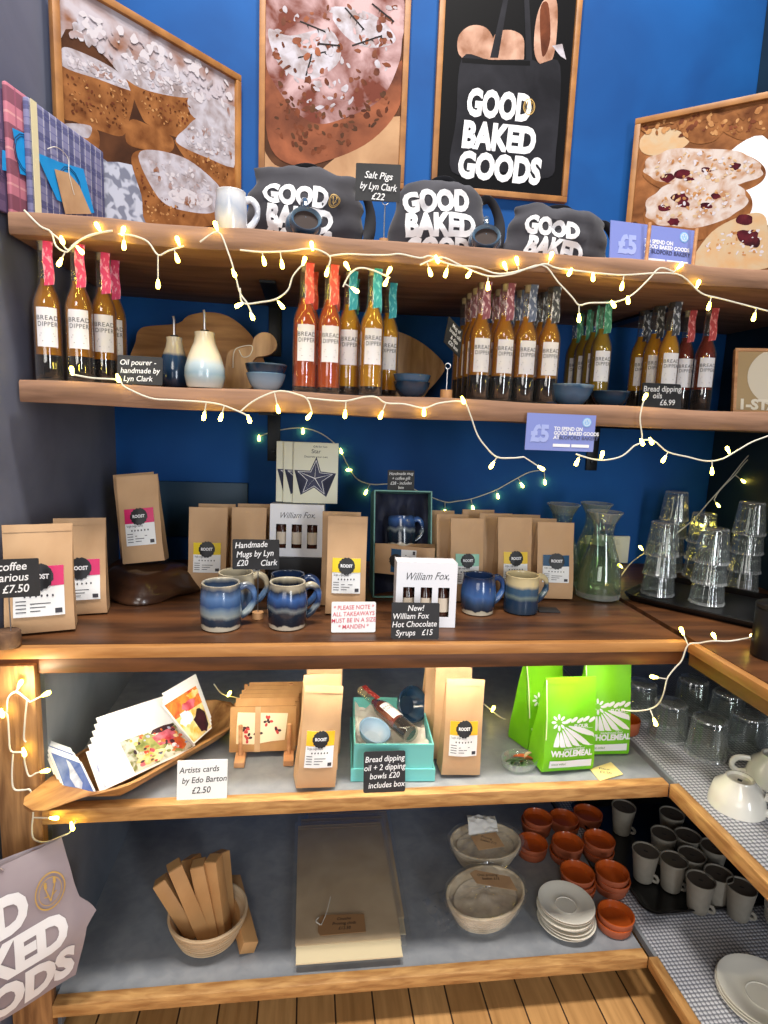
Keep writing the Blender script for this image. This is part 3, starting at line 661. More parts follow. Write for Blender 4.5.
p = at(303, 232, Y=1.262); salt_pig('blue glazed salt pig before the leftmost shopping bag', (p.x, 1.275, Z1+.001), .15)
p = at(486, 240, Y=1.27); salt_pig('dark blue glazed salt pig between two shopping bags', (p.x, 1.28, Z1+.001), -.2, .95)
m_vouch = M('lavender_card', (124, 136, 204), .5); m_vpale = M('pale_lavender', (160, 172, 226), .5); m_vdark = M('slate_ink', (70, 74, 112), .5); m_vdisc = M('sky_disc', (136, 186, 232), .5)
def voucher(label, loc, w, h, rz, tilt, hang=False):
    t = thing('gift_voucher', label, 'voucher', loc, rz)
    R = Matrix.Rotation(math.radians(tilt), 4, 'X'); f = lambda x, z, e: R @ Vector((x, -e, z))
    b = MB(); b.slab([f(x, z, .001) for x, z in ((-w/2, 0), (w/2, 0), (w/2, h), (-w/2, h))], .002, R @ Vector((0, -1, 0))); b.build('panel', m_vouch, t)
    b = MB(); b.text('£5', h*.42, f, -w*.30, h*.26, .0016, 0, bold=.05, xs=.85); b.build('amount', m_vpale, t, recalc=False)
    b = MB()
    for s, z in (('TO SPEND ON', .56), ('GOOD BAKED GOODS', .44)): b.text(s, h*.095, f, -w*.10, h*z, .0016, 0, bold=.035, xs=.92, align='LEFT')
    b.text('AT', h*.095, f, -w*.10, h*.32, .0016, 0, bold=.035, align='LEFT')
    for x0, x1 in ((-.10, .15), (.17, .43)): b.shape([(w*x0, h*.11), (w*x1, h*.11), (w*x1, h*.19), (w*x0, h*.19)], f, .0016)
    b.build('writing', m_white, t, recalc=False)
    b = MB(); b.text('BLOFORD BAKERY', h*.095, f, -w*.02, h*.32, .0016, 0, bold=.03, align='LEFT'); b.build('bakery_name', m_vdark, t, recalc=False)
    b = MB(); b.shape(ell(w*.37, h*.80, h*.13, h*.13, 20), f, .0016); b.build('disc', m_vdisc, t, recalc=False)
    b = MB(); emblem(b, f, w*.37, h*.80, h*.10, h*.10, 0, .002); b.build('disc_emblem', m_white, t, recalc=False)
    return t
p = at(656, 262, Y=1.27); q0 = at(609, 262, Y=1.27)
t = voucher('lavender five pound gift voucher held upright in a wooden stand', (p.x, 1.285, Z1+.009), .208, .086, .10, -6)
t = thing('card_stand', 'small wooden card stand with two pegs on the top shelf', 'stand', (p.x, 1.285, Z1+.0008), .10)
m_lw = M('pale_wood', (214, 160, 112), .55, n=14, rgb2=(186, 130, 86), stretch=(1, 1, 4))
b = MB()
for x in (-.024, .092): b.box((x, -.002, .004), (.022, .05, .008), bevel=.001)
b.build('foot', m_lw, t)
for x in (-.024, .092): b = MB(); b.lathe([(0, 0), (.004, 0), (.004, .083), (0, .084)], 12, c=(x, -.0125, .008)); b.build('peg', m_lw, t)
p = at(560.5, 451, Y=1.20); voucher('lavender five pound gift voucher hung on the second shelf edge', (p.x, 1.208, p.z), .150, .076, .0, 0)
# ------------------------------------------------------------ bottles on the second shelf
m_bglass = glass('bottle_glass', (252, 252, 248), .7, .05, .09, .12); m_lab = M('label_paper', (238, 234, 236), .6); m_ink = M('label_ink', (60, 58, 66), .6)
m_cork = M('cork', (204, 188, 156), .7); m_capk = M('dark_stopper', (46, 40, 38), .5); m_vin = M('balsamic', (22, 10, 8), .08, coat=.5)
def cyl_f(r): return lambda x, z, e: Vector(((r+e)*math.sin(x/r), -(r+e)*math.cos(x/r), z))
def make_bottle(oil, tagm, vin=.052, cork=None, R=.0245, H=.265):
    t = thing('oil_bottle', 'bottle', 'bottle')
    b = MB(); k = R/.0245
    prof = [(0, .003), (R*.8, .0015), (R*.95, 0), (R, .004), (R, .140), (R*.97, .147), (R*.86, .157), (R*.68, .168), (R*.55, .178), (.0118*k, .19), (.0115*k, .246), (.0135*k, .248), (.0135*k, .253), (.010*k, .254)]
    b.lathe(prof, 24); b.build('bottle_glass', m_bglass, t)
    b = MB(); r = R-.002
    b.lathe([(0, vin), (r, vin), (r, .139), (r*.95, .147), (r*.84, .157), (r*.66, .168), (.0100, .180), (.0095, .188), (0, .188)], 22); b.build('oil', oil, t)
    b = MB(); b.lathe([(0, .006), (r*.9, .006), (r, .009), (r, vin-.0006), (0, vin-.0006)], 22); b.build('vinegar', m_vin, t)
    b = MB(); f = cyl_f(R+.0004); w = .037
    b.grid(lambda u, v: f((u-.5)*w, .062+.072*v, .0003), 10, 2); lb = b.build('label', m_lab, t, recalc=False)
    b = MB()
    b.text('BREAD', .0084, f, .001, .1110, .0009, 0, bold=.0, xs=.95, cut=.006, space=1.12); b.text('DIPPER', .0084, f, .001, .0995, .0009, 0, bold=.0, xs=.84, cut=.006, space=1.12)
    for z, ww in ((.086, .022), (.082, .026), (.072, .018)): b.shape([(-ww/2, z), (ww/2, z), (ww/2, z+.0009), (-ww/2, z+.0009)], f, .0009)
    b.build('label_print', m_ink, lb, recalc=False)
    b = MB(); b.lathe([(0, .240), (.0095, .240), (.0095, .2545), (.0125, .2545), (.0125, .263), (.011, .265), (0, .265)], 18); b.build('stopper', cork or m_cork, t)
    b = MB(); n = 9; rr = random.Random(3)
    path = [(.006+.0012*math.sin(i), -.0135-.0012*(i % 2), .176+i*.0105) for i in range(n)]
    b.grid(lambda u, v: Vector((path[int(round(v*(n-1)))][0]+(u-.5)*.017, path[int(round(v*(n-1)))][1]-.0008*math.cos((u-.5)*3), path[int(round(v*(n-1)))][2]+.004*(u-.5))), 2, n-1)
    b.build('neck_tag', tagm, t)
    return t
def bt_m(nm, c, c2): return M('tag_'+nm, c, .6, n=150, rgb2=c2, lo=.52, hi=.6, stretch=(1, 1, .5))
tg = dict(pink=bt_m('pink', (232, 62, 118), (250, 170, 196)), coral=bt_m('coral', (240, 88, 76), (250, 160, 140)), teal=bt_m('teal', (36, 164, 184), (120, 214, 222)), maroon=bt_m('maroon', (140, 70, 84), (226, 190, 196)),
          black=bt_m('black', (52, 54, 62), (200, 204, 212)), slate=bt_m('slate', (86, 98, 128), (200, 208, 224)), green=bt_m('green', (52, 140, 100), (140, 206, 172)), red=bt_m('red', (190, 54, 50), (236, 150, 140)))
oil = dict(amber=liquid('oil_amber', (224, 152, 20), .5), gold=liquid('oil_gold', (244, 186, 30), .5), orange=liquid('oil_orange', (240, 112, 30), .5), olive=liquid('oil_olive', (200, 164, 40), .5), red=liquid('oil_red', (150, 46, 24), .4))
kinds = dict(pink=make_bottle(oil['amber'], tg['pink'], .048), coral=make_bottle(oil['orange'], tg['coral'], .012), teal=make_bottle(oil['gold'], tg['teal'], .018), maroon=make_bottle(oil['amber'], tg['maroon'], .056),
             slate=make_bottle(oil['amber'], tg['slate'], .056), black=make_bottle(oil['amber'], tg['black'], .056, m_capk), green=make_bottle(oil['olive'], tg['green'], .03, m_capk), silver=make_bottle(oil['gold'], tg['black'], .05, m_capk),
             red=make_bottle(oil['red'], tg['red'], .056))
used = set()
def bottle(kind, px, Y, label, rz=0):
    x = at(px, 395, Y=Y).x; loc = (x, Y, Z2+.002); rz = rz+math.atan2(-x, Y)*.6+math.radians(random.uniform(3, 9))
    if kind in used: o = dup(kinds[kind], loc, rz)
    else: o = kinds[kind]; o.location = loc; o.rotation_euler.z = rz; used.add(kind)
    tag(o, label, 'bottle', 'oil bottles on the second shelf'); return o
for px, Y, s in ((51, 1.262, 'leftmost of the pink tagged ones beside the grey wall'), (82, 1.268, 'second pink tagged one from the grey wall'), (106, 1.315, 'third pink tagged one from the grey wall'), (116, 1.375, 'pink tagged, hidden behind the third one')):
    bottle('pink', px, Y, 'amber oil bottle, '+s)
for px, Y, s in ((304, 1.285, 'left front one of the coral tagged ones'), (328, 1.285, 'right front one of the coral tagged ones'), (309, 1.36, 'coral tagged, behind the left front one'), (330, 1.37, 'coral tagged, behind the right front one')):
    bottle('coral', px, Y, 'orange oil bottle, '+s)
for px, Y, s in ((347, 1.325, 'leftmost of the teal tagged ones'), (370, 1.285, 'middle front one of the teal tagged ones'), (386, 1.40, 'rightmost of the teal tagged ones, beside the leaf board'), (349, 1.39, 'teal tagged, behind the leftmost one'), (371, 1.36, 'teal tagged, behind the middle one')):
    bottle('teal', px, Y, 'golden oil bottle, '+s)
for i, (kd, px, nr) in enumerate((('maroon', 477, 4), ('maroon', 500, 3), ('slate', 522, 3), ('black', 545, 3))):
    for r in range(nr):
        x = at(px, 395, Y=1.335).x+.002*r; y = 1.335+.058*r
        o = bottle(kd, px, 1.335, 'amber oil bottle in the big cluster, %s column from left, %s row' % (ORD[i], ('front', 'second', 'third', 'fourth')[r])); o.location.x = x; o.location.y = y
for px, Y, s in ((597, 1.43, 'front one behind the blue bowls'), (589, 1.49, 'second one back behind the blue bowls'), (580, 1.55, 'third one back behind the blue bowls'), (571, 1.61, 'rearmost one behind the blue bowls')):
    bottle('green', px, Y, 'green tagged olive oil bottle, '+s)
for px, Y, s in ((664, 1.40, 'front one behind the price card'), (649, 1.455, 'middle one behind the price card'), (636, 1.515, 'rear one behind the price card')):
    bottle('silver', px, Y, 'silver tagged golden oil bottle, '+s)
for px, Y, s in ((680, 1.49, 'partly hidden behind the golden ones'), (701, 1.445, 'rightmost bottle on the shelf')):
    bottle('red', px, Y, 'red tagged dark oil bottle, '+s)
# ------------------------------------------------------------ other things on the second shelf
card('price_sign', 'small black sign reading Oil pourer beside the pink tagged bottles', 'sign', (at(140, 386, Y=1.245).x, 1.245, Z2+.001), .083, .056,
     [('Oil pourer -', .0105, -.004, .038), ('handmade by', .0105, .0, .022), ('Lyn Clark', .0105, -.004, .006)], rz=.1)
def pourer(label, px, Y, R, H, mat):
    x = at(px, 388, Y=Y).x; t = thing('oil_pourer', label, 'oil pourer', (x, Y, Z2+.002)); k = R/.032
    prof = [(0, 0), (R*.82, 0), (R*.90, .004), (R*1.0, H*.20), (R*.98, H*.36), (R*.80, H*.58), (R*.55, H*.80), (R*.48, H*.92), (R*.50, H*.99), (R*.46, H), (0, H)]
    b = MB(); b.lathe(prof, 28); b.build('body', mat, t)
    b = MB(); b.lathe([(0, H), (.008, H), (.008, H+.004), (0, H+.005)], 14); b.build('stopper', m_capk, t)
    b = MB(); b.tube([(0, 0, H+.002), (0, 0, H+.035), (-.001, -.003, H+.042)], .0026, 8); b.build('spout', m_wire, t)
pourer('white and pale blue glazed oil pourer, right one of the pair', 205, 1.28, .040, .110, banded('glaze_pourer_white', [(0, (206, 208, 200)), (.25, (150, 176, 192)), (.42, (190, 206, 214)), (.55, (222, 210, 186)), (1, (214, 198, 170))], .11, .06))
pourer('dark blue glazed oil pourer with cream neck, left of the pair', 175, 1.345, .033, .104, banded('glaze_pourer_blue', [(0, (24, 30, 44)), (.3, (34, 60, 92)), (.62, (52, 84, 120)), (.68, (206, 192, 166)), (1, (214, 198, 170))], .104, .06))
m_oak = M('board_wood', (190, 136, 78), .5, n=2.5, rgb2=(142, 92, 48), stretch=(2, 2, 16), detail=7)
m_oak2 = M('board_wood_pale', (204, 162, 112), .5, n=2.5, rgb2=(160, 116, 72), stretch=(16, 2, 3), detail=7)
def outline_board(name, label, cat, pts, Y, thick, mat, lean=8):
    q = [at(px, py, Y=Y) for px, py in blob(pts, 3)]; z0 = min(p.z for p in q); cx = sum(p.x for p in q)/len(q)
    t = thing(name, label, cat, (cx, Y, Z2+.003)); R = Matrix.Rotation(math.radians(-lean), 4, 'X')
    b = MB(); fs = b.slab([R @ Vector((p.x-cx, 0, p.z-z0+.001)) for p in q], thick, R @ Vector((0, -1, 0)))
    es = [e for e in b.bm.edges if e.calc_face_angle(0) > 1]
    bmesh.ops.bevel(b.bm, geom=es, offset=thick*.2, segments=2, affect='EDGES')
    b.build('board', mat, t); return t
outline_board('cutting_board', 'large brown wooden cutting board behind the two oil pourers', 'cutting board', [(134, 396), (134, 350), (137, 338), (146, 334), (176, 331), (186, 323), (206, 319), (226, 323), (244, 336), (257, 353), (263, 368), (262, 396)], 1.64, .02, m_oak)
t = outline_board('cutting_board', 'small wooden paddle board with round knob handle and string', 'cutting board', [(226, 394), (226, 366), (230, 356), (240, 354), (251, 351), (254, 343), (261, 338), (270, 339), (276, 346), (276, 354), (270, 360), (262, 362), (256, 363), (252, 370), (251, 394)], 1.44, .016, m_oak2, 4)
s0 = t.location
b = MB(); b.tube(spline([Vector(at(px, py, Y=1.432))-s0 for px, py in ((233, 368), (234, 352), (240, 347), (252, 346), (250, 355), (243, 357), (239, 350))]), .0011, 5); b.build('string', m_string, t)
outline_board('cutting_board', 'leaf shaped wooden board with pointed end behind the teal tagged bottles', 'cutting board', [(384, 399), (376, 375), (378, 348), (388, 331), (400, 330), (418, 338), (434, 350), (446, 365), (440, 378), (428, 391), (420, 399)], 1.66, .016, m_oak2)
def bowl(label, loc, R, H, mat, name='dipping_bowl', rz=0, cat='bowl', group=None):
    b = MB(); w = .003
    o = [(0, 0), (R*.55, 0), (R*.60, .003), (R*.80, H*.35), (R*.95, H*.75), (R, H-.001), (R-.001, H), (R-w, H-.001), (R*.92-w, H*.75), (R*.76-w, H*.38), (R*.5, w+.002), (0, w+.001)]
    b.lathe(o, 32); return tag(b.build(name, mat, loc=loc, rz=rz), label, cat, group)
g_dark = banded('glaze_bowl_dark', [(0, (20, 34, 50)), (.5, (34, 62, 88)), (.85, (28, 46, 66)), (1, (110, 136, 156))], .04, .15)
g_pale = banded('glaze_bowl_pale', [(0, (150, 160, 170)), (.5, (140, 162, 182)), (.9, (110, 140, 166)), (1, (60, 84, 104))], .04, .15)
g_mid = banded('glaze_bowl_mid', [(0, (40, 64, 90)), (.5, (64, 98, 130)), (.85, (52, 84, 114)), (1, (124, 150, 170))], .045, .25)
x = at(266, 390, Y=1.30).x; bowl('pale blue dipping bowl under a dark one beside the orange bottles', (x, 1.30, Z2+.002), .041, .036, g_pale)
bowl('dark blue dipping bowl nested on top of the pale blue one', (x, 1.30, Z2+.0195), .0435, .037, g_dark)
x = at(411, 398, Y=1.32).x; bowl('dark blue dipping bowl, lower of two before the leaf board', (x, 1.32, Z2+.002), .040, .034, g_dark)
bowl('blue rimmed dipping bowl nested above another before the leaf board', (x, 1.32, Z2+.0185), .041, .033, g_mid)
x = at(570, 402, Y=1.325).x; bowl('larger blue dipping bowl before the green tagged bottles', (x, 1.325, Z2+.002), .050, .045, g_mid)
x = at(604, 406, Y=1.365).x; bowl('smaller dark dipping bowl right of the larger blue one', (x+.012, 1.365, Z2+.002), .045, .037, g_dark)
# tilted sign on a wire and wooden base
x = at(446, 398, Y=1.29).x; t = thing('price_sign', 'small tilted black sign on wire with wooden block base before big bottle cluster', 'sign', (x, 1.29, Z2+.001))
c4 = [Vector(at(px, py, Y=yy))-t.location for px, py, yy in ((449, 316, 1.285), (463, 331, 1.305), (460, 358, 1.305), (444, 342, 1.285))]
nn = (c4[1]-c4[0]).cross(c4[3]-c4[0]).normalized(); nn = nn if nn.y < 0 else -nn
b = MB(); b.slab(c4, .002, nn); b.build('panel', m_slate, t)
fu = lambda x_, z_, e: c4[3]+(c4[2]-c4[3])*x_+(c4[0]-c4[3])*z_+nn*e
b = MB()
for i, s in enumerate(('Mug of', 'bread oils', '& dips', '£20 box')): b.text(s, .15, fu, .5, .76-.22*i, .0006, 0, bold=.01, xs=.8, shear=.2)
b.build('writing', m_chalk, t, recalc=False); clip_stand(t, 0, 0, .064, m_wire, .0011, (.026, .020))
card('price_sign', 'small black sign reading Bread dipping oils before the right-hand bottles', 'sign', (at(662, 408, Y=1.30).x, 1.30, Z2+.001), .094, .058,
     [('Bread dipping', .013, 0, .039), ('oils', .013, -.012, .023), ('£6.99', .013, .012, .008)], rz=0)
# award certificate
p = at(733, 411, Y=1.36); u = Vector((.94, -.34, 0)).normalized(); t = thing('certificate', 'wooden framed award certificate with cream circle at right shelf end', 'certificate', (p.x+.1*u.x, p.y+.1*u.y, Z2+.002), math.atan2(u.y, u.x))
R = Matrix.Rotation(math.radians(-14), 4, 'X'); f = lambda x_, z_, e: R @ Vector((x_, -e, z_))
b = MB(); b.mx = R
for c, d in (((0, .008, .0035), (.2, .018, .007)), ((0, .008, .1585), (.2, .018, .007)), ((-.0965, .008, .081), (.007, .018, .148)), ((.0965, .008, .081), (.007, .018, .148))): b.box(c, d, bevel=.001)
b.build('frame', m_lw, t)
b = MB(); b.mx = R; b.box((0, .008, .081), (.187, .008, .149)); b.build('backing', M('tan_print', (176, 148, 104), .5), t)
b = MB(); b.shape([(max(-.093, min(.093, x_)), max(.0075, min(.154, z_))) for x_, z_ in ell(.012, .092, .082, .076, 40)], f, -.0032); b.build('circle', M('cream_print', (224, 212, 190), .5), t, recalc=False)
b = MB(); b.text('1-STAR', .024, f, -.088, .011, -.0026, 0, bold=.05, align='LEFT'); b.build('lettering', M('cream_ink', (236, 226, 206), .5), t, recalc=False)
b = MB()
for z_, w_ in ((.104, .05), (.092, .06), (.058, .05)): b.shape([(.0, z_), (w_, z_), (w_, z_+.004), (.0, z_+.004)], f, -.0026)
b.build('small_print', m_ink, t, recalc=False)
# ------------------------------------------------------------ coffee bags
m_bagkraft = M('coffee_kraft', (204, 166, 126), .62, n=7, rgb2=(188, 148, 108), bump=.45, detail=5, lo=.3, hi=.7)
m_badge = M('badge_black', (26, 26, 30), .5)
lc = dict(magenta=M('lab_magenta', (214, 34, 104), .5), yellow=M('lab_yellow', (232, 202, 30), .5), mint=M('lab_mint', (150, 204, 180), .5), sun=M('lab_sun', (236, 198, 62), .5), navy=M('lab_navy', (22, 74, 112), .5), gold=M('lab_gold', (244, 188, 30), .5))
def coffee_bag(label, loc, rz, w, d, h, color, lean=-3, roll=0, seed=1, show_label=True, name='coffee_bag', lw=.72, lz=(.22, .58), body=None):
    from mathutils import noise
    t = thing(name, label, 'coffee bag', loc, rz, None)
    R = Matrix.Rotation(math.radians(lean), 4, 'X') @ Matrix.Rotation(math.radians(roll), 4, 'Y'); up = Vector((0, 0, abs(math.sin(math.radians(roll)))*w/2+abs(math.sin(math.radians(lean)))*d/2+.0006))
    dep = lambda s: d/2*(1-max(0, s-.12)**1.25*.97/.88**1.25) if s > .12 else d/2*(.94+.06*min(1, s/.04))
    yoff = lambda s: -d*.10*s
    def fr(x, z, e):
        s = max(0, min(1, z/h)); u = x/(w/2); k = (noise.noise(Vector((x*22, z*16, seed*7.3)))*.0040+noise.noise(Vector((x*60, z*34, seed*2.3)))*.0016)*min(1, s*4)
        bul = .006*(1-u*u)*math.sin(min(1, s*1.1)*math.pi)
        return Vector((x*(1-.03*math.sin(s*math.pi)), yoff(s)-dep(s)-bul+k-e, z))
    f = lambda x, z, e: R @ fr(x, z, e)+up
    nz = 22; b = MB(); rings = []
    for j in range(nz+1):
        s = j/nz; z = h*s; q = []
        for i in range(9): q.append(f((i/8-.5)*w, z, 0))
        dd = dep(s); yo = yoff(s); g = .5*w*(1-.03*math.sin(s*math.pi)); gi = g-.012*min(1, s*2)*(1 if dd > .003 else 0)
        q.append(R @ Vector((gi, yo, z))+up)
        for i in range(9):
            x = (.5-i/8)*w; k = noise.noise(Vector((x*20, z*16, seed*3.3+9)))*.003*min(1, s*4)
            q.append(R @ Vector((x*(1-.03*math.sin(s*math.pi)), yo+dd+k, z))+up)
        q.append(R @ Vector((-gi, yo, z))+up)
        rings.append([b.v(p) for p in q])
    n = len(rings[0])
    for j in range(nz):
        for i in range(n): b._f([rings[j][i], rings[j][(i+1) % n], rings[j+1][(i+1) % n], rings[j+1][i]])
    b._f(rings[0][::-1]); b._f(rings[-1])
    b.build('bag', body or m_bagkraft, t, ang=50)
    b = MB(); b.mx = Matrix.Translation(up) @ R
    zt = h*.93; b.grid(lambda u_, v_: fr((u_-.5)*w*.985, zt+(h-zt)*v_*.96, .0012), 8, 2); b.build('seal_strip', m_bagkraft if body is None else body, t, recalc=False)
    if show_label:
        W2 = w*lw/2; z0, z1 = h*lz[0], h*lz[1]; zm = z0+(z1-z0)*.60
        b = MB(); b.grid(lambda u_, v_: f(-W2+2*W2*u_, z0+(z1-z0)*v_, .0022), 8, 8); lb = b.build('label', m_card, t, recalc=False)
        b = MB(); b.grid(lambda u_, v_: f(-W2+2*W2*u_, zm+(z1-zm)*v_, .0029), 8, 4); b.build('colour_band', lc[color], lb, recalc=False)
        b = MB(); r = W2*.55; cz = zm+(z1-zm)*.45
        pts = [((r*(1+.10*(i % 2)))*math.cos(2*math.pi*i/32), cz+(r*(1+.10*(i % 2)))*math.sin(2*math.pi*i/32)) for i in range(32)]
        b.shape(pts, f, .0038, 0, cut=.012); b.build('badge', m_badge, lb, recalc=False)
        b = MB(); b.text('ROOST', r*.36, f, 0, cz-r*.12, .0046, 0, bold=.04, xs=.9); b.build('badge_lettering', m_white, lb, recalc=False)
        b = MB(); hh = zm-z0
        b.text('Single origin blend', hh*.10, f, -W2*.9, zm-hh*.16, .0030, 0, align='LEFT', xs=.7)
        for i in range(6): b.shape(ell(-W2*.55+i*W2*.22, zm-hh*.32, hh*.035, hh*.045, 6), f, .0030)
        for i in range(4): b.shape([(-W2*.9, zm-hh*(.46+.12*i)), (-W2*.5, zm-hh*(.46+.12*i)), (-W2*.5, zm-hh*(.49+.12*i)), (-W2*.9, zm-hh*(.49+.12*i))], f, .0030)
        for i in range(3): b.shape([(-W2*.35, zm-hh*(.56+.12*i)), (W2*(.45-.2*i), zm-hh*(.56+.12*i)), (W2*(.45-.2*i), zm-hh*(.59+.12*i)), (-W2*.35, zm-hh*(.59+.12*i))], f, .0030)
        b.shape([(W2*.62, z0+hh*.08), (W2*.9, z0+hh*.08), (W2*.9, z0+hh*.24), (W2*.62, z0+hh*.24)], f, .0030)
        b.build('label_print', m_ink, lb, recalc=False)
    return t
H = .232
def bag_top(px, py, h=H, d=.055, lean=-3):
    p = at(px, py, Z=ZC+h); return (p.x, p.y+.004, ZC+.0008)
coffee_bag('large magenta labelled coffee bag at the far left of the counter', (-.505, 1.192, ZC+.0008), .28, .118, .06, .205, 'magenta', -4, seed=2, lw=.74, lz=(.16, .62))
coffee_bag('magenta labelled coffee bag behind the far left one', (-.468, 1.300, ZC+.0008), .20, .100, .055, .200, 'magenta', -3, seed=3, lw=.78, lz=(.16, .58))
# sign on a log slice
t = thing('price_sign', 'black sign reading coffee various on a wood slice stand', 'sign', (-.523, 1.108, ZC+.001), .22)
b = MB(); b.lathe([(0, 0), (.020, 0), (.022, .003), (.022, .026), (.020, .029), (0, .029)], 18, c=(-.006, 0, 0)); b.build('wooden_base', M('bark_wood', (116, 84, 60), .8, n=30, rgb2=(70, 48, 34), bump=.3), t)
b = MB(); b.tube([(0, 0, .026), (0, .0, .13)], .0012); b.build('wire', m_wire, t)
f = lambda x, z, e: Vector((x, -.003-e, z)); b = MB(); b.slab([f(x, z, .001) for x, z in rrect(.098, .070, .002, 2, .001, .126)], .002, (0, -1, 0)); b.build('panel', m_slate, t)
b = MB()
for s, x, z in (('coffee', .008, .141), ('- various', .0, .121), ('- £7.50', .006, .100)): b.text(s, .0145, f, x, z, .0016, 0, bold=.012, xs=.9, shear=.2, rot=.03)
b.build('writing', m_chalk, t, recalc=False)
# dark brown dish with coffee on it
p = at(149, 592, Z=ZC); DZ = .062
def dish_fn(k, sgn): pass
t = thing('wooden_dish', 'dark brown square wooden dish turned upside down under a coffee bag', 'dish', (p.x, p.y+.012, ZC+.001), math.radians(50))
b = MB(); from mathutils import noise
prof = [(.0, .062), (.055, .0615), (.072, .057), (.088, .040), (.102, .018), (.110, .006), (.109, .0), (.100, .0), (.085, .02), (.065, .048), (0, .052)]
rings = []
for r, z in prof[:]:
    if r == 0: rings.append([b.v((0, 0, z))]); continue
    q = []
    for i in range(48):
        a = 2*math.pi*i/48; k = (abs(math.cos(a))**4+abs(math.sin(a))**4)**(-.25); lift = .006*max(0, math.cos(4*a))*(r/.11)**3
        q.append(b.v((r*k*math.cos(a)*1.0, r*k*math.sin(a)*.92, z+(lift if z < .03 else 0)+.003*noise.noise(Vector((r*30, a*1.5, 2))))))
    rings.append(q)
for i in range(len(rings)-1):
    a_, c_ = rings[i], rings[i+1]
    for k in range(48):
        j = (k+1) % 48
        if len(a_) == 1: b._f([a_[0], c_[k], c_[j]])
        elif len(c_) == 1: b._f([a_[k], a_[j], c_[0]])
        else: b._f([a_[k], a_[j], c_[j], c_[k]])
zmin = min(v.co.z for v in b.bm.verts)
for v in b.bm.verts: v.co.z -= zmin
b.build('dish', M('dark_walnut', (74, 46, 30), .28, n=6, rgb2=(42, 26, 18), bump=.2, coat=.4, detail=7, stretch=(1, 1, 4)), t, ang=60)
px = p.x
coffee_bag('magenta labelled coffee bag standing on the upturned dark dish', (p.x-.006, p.y+.006, ZC+.066), .02, .094, .05, .205, 'magenta', -7, -6, seed=4, lz=(.20, .62))
coffee_bag('coffee bag tucked behind the one on the upturned dark dish', (p.x-.026, p.y+.055, ZC+.066), .10, .094, .045, .205, 'magenta', -7, -6, seed=5, show_label=False)
def bags(px, py, cols, w=.083, rz=0, d=.055, step=.06, dx=0, seed=10, h=H, labels=(), lean=-3, roll=0):
    x, y, z = bag_top(px, py, h)
    for i, (c, lb) in enumerate(zip(cols, labels)):
        coffee_bag(lb, (x+dx*i, y+step*i, z), rz, w, d, h, c, lean, roll if i == 0 else 0, seed=seed+i, show_label=i == 0)
bags(208, 509, ('yellow', 'yellow'), labels=('yellow labelled coffee bag left of the handmade mugs sign', 'coffee bag behind the yellow labelled one left of the mugs sign'), dx=.012, seed=11, w=.092, h=.20)
bags(249, 509, ('yellow', 'yellow'), labels=('coffee bag partly covered by the handmade mugs sign', 'coffee bag behind the one covered by the mugs sign'), dx=.008, seed=15, w=.085, h=.20)
bags(348, 518, ('yellow', 'yellow'), labels=('yellow labelled coffee bag behind the pink written notice', 'coffee bag behind the yellow labelled one with the pink notice'), dx=-.010, seed=19, w=.088, rz=-.06, h=.215)
bags(468, 520, ('mint', 'mint', 'mint'), labels=('mint labelled coffee bag behind the blue mug', 'coffee bag just behind the mint labelled one', 'rearmost coffee bag behind the mint labelled one'), dx=-.022, seed=23, w=.082, step=.058, h=.20)
bags(516, 519, ('sun', 'sun', 'sun'), labels=('yellow labelled coffee bag behind the cream rimmed mug', 'coffee bag just behind the yellow labelled one near the cream rimmed mug', 'rearmost coffee bag of the yellow labelled row by the carafes'), dx=-.030, seed=27, w=.088, step=.058, h=.20)
bags(557, 524, ('navy', 'navy', 'navy'), labels=('navy labelled coffee bag beside the carafes', 'coffee bag just behind the navy labelled one', 'rearmost coffee bag behind the navy labelled one'), dx=-.022, seed=31, w=.094, step=.058, rz=-.08, h=.19)
# ------------------------------------------------------------ mugs
g_mug = banded('glaze_mug', [(0, (206, 196, 176)), (.09, (206, 196, 176)), (.12, (34, 48, 64)), (.26, (40, 58, 78)), (.34, (150, 160, 160)), (.46, (120, 140, 156)), (.56, (58, 88, 134)), (.74, (92, 124, 170)), (.88, (60, 76, 104)), (.95, (140, 140, 136)), (1, (196, 186, 164))], .095, .10, 34)
g_mug2 = banded('glaze_mug_dark', [(0, (206, 196, 176)), (.08, (206, 196, 176)), (.11, (20, 30, 44)), (.38, (30, 44, 60)), (.46, (120, 128, 132)), (.54, (34, 50, 84)), (.72, (62, 98, 160)), (.84, (38, 46, 62)), (.93, (170, 160, 138)), (1, (196, 186, 164))], .095, .14, 30)
g_mug3 = banded('glaze_mug_blue', [(0, (206, 196, 176)), (.09, (196, 186, 164)), (.12, (30, 40, 56)), (.3, (52, 72, 100)), (.5, (64, 100, 156)), (.8, (40, 64, 112)), (1, (30, 40, 58))], .09, .16, 30)
g_mug4 = banded('glaze_mug_cream', [(0, (34, 54, 72)), (.35, (30, 52, 78)), (.45, (110, 124, 120)), (.52, (56, 84, 110)), (.66, (60, 88, 112)), (.75, (206, 188, 146)), (1, (214, 196, 150))], .09, .07, 26)
g_mug5 = banded('glaze_mug_creamtop', [(0, (60, 84, 112)), (.3, (70, 100, 140)), (.55, (110, 140, 176)), (.68, (200, 186, 156)), (1, (214, 202, 174))], .09, .10, 26)
p = at(221, 627, Z=ZC); mug('mug', 'blue glazed handmade mug with pale foot, front left of the four', 'mug', (p.x, p.y, ZC+.001), .25, .0395, .094, g_mug)
p = at(287, 626, Z=ZC); mug('mug', 'dark and blue glazed handmade mug, front right of the four', 'mug', (p.x, p.y, ZC+.001), .15, .038, .095, g_mug2, barrel=.09)
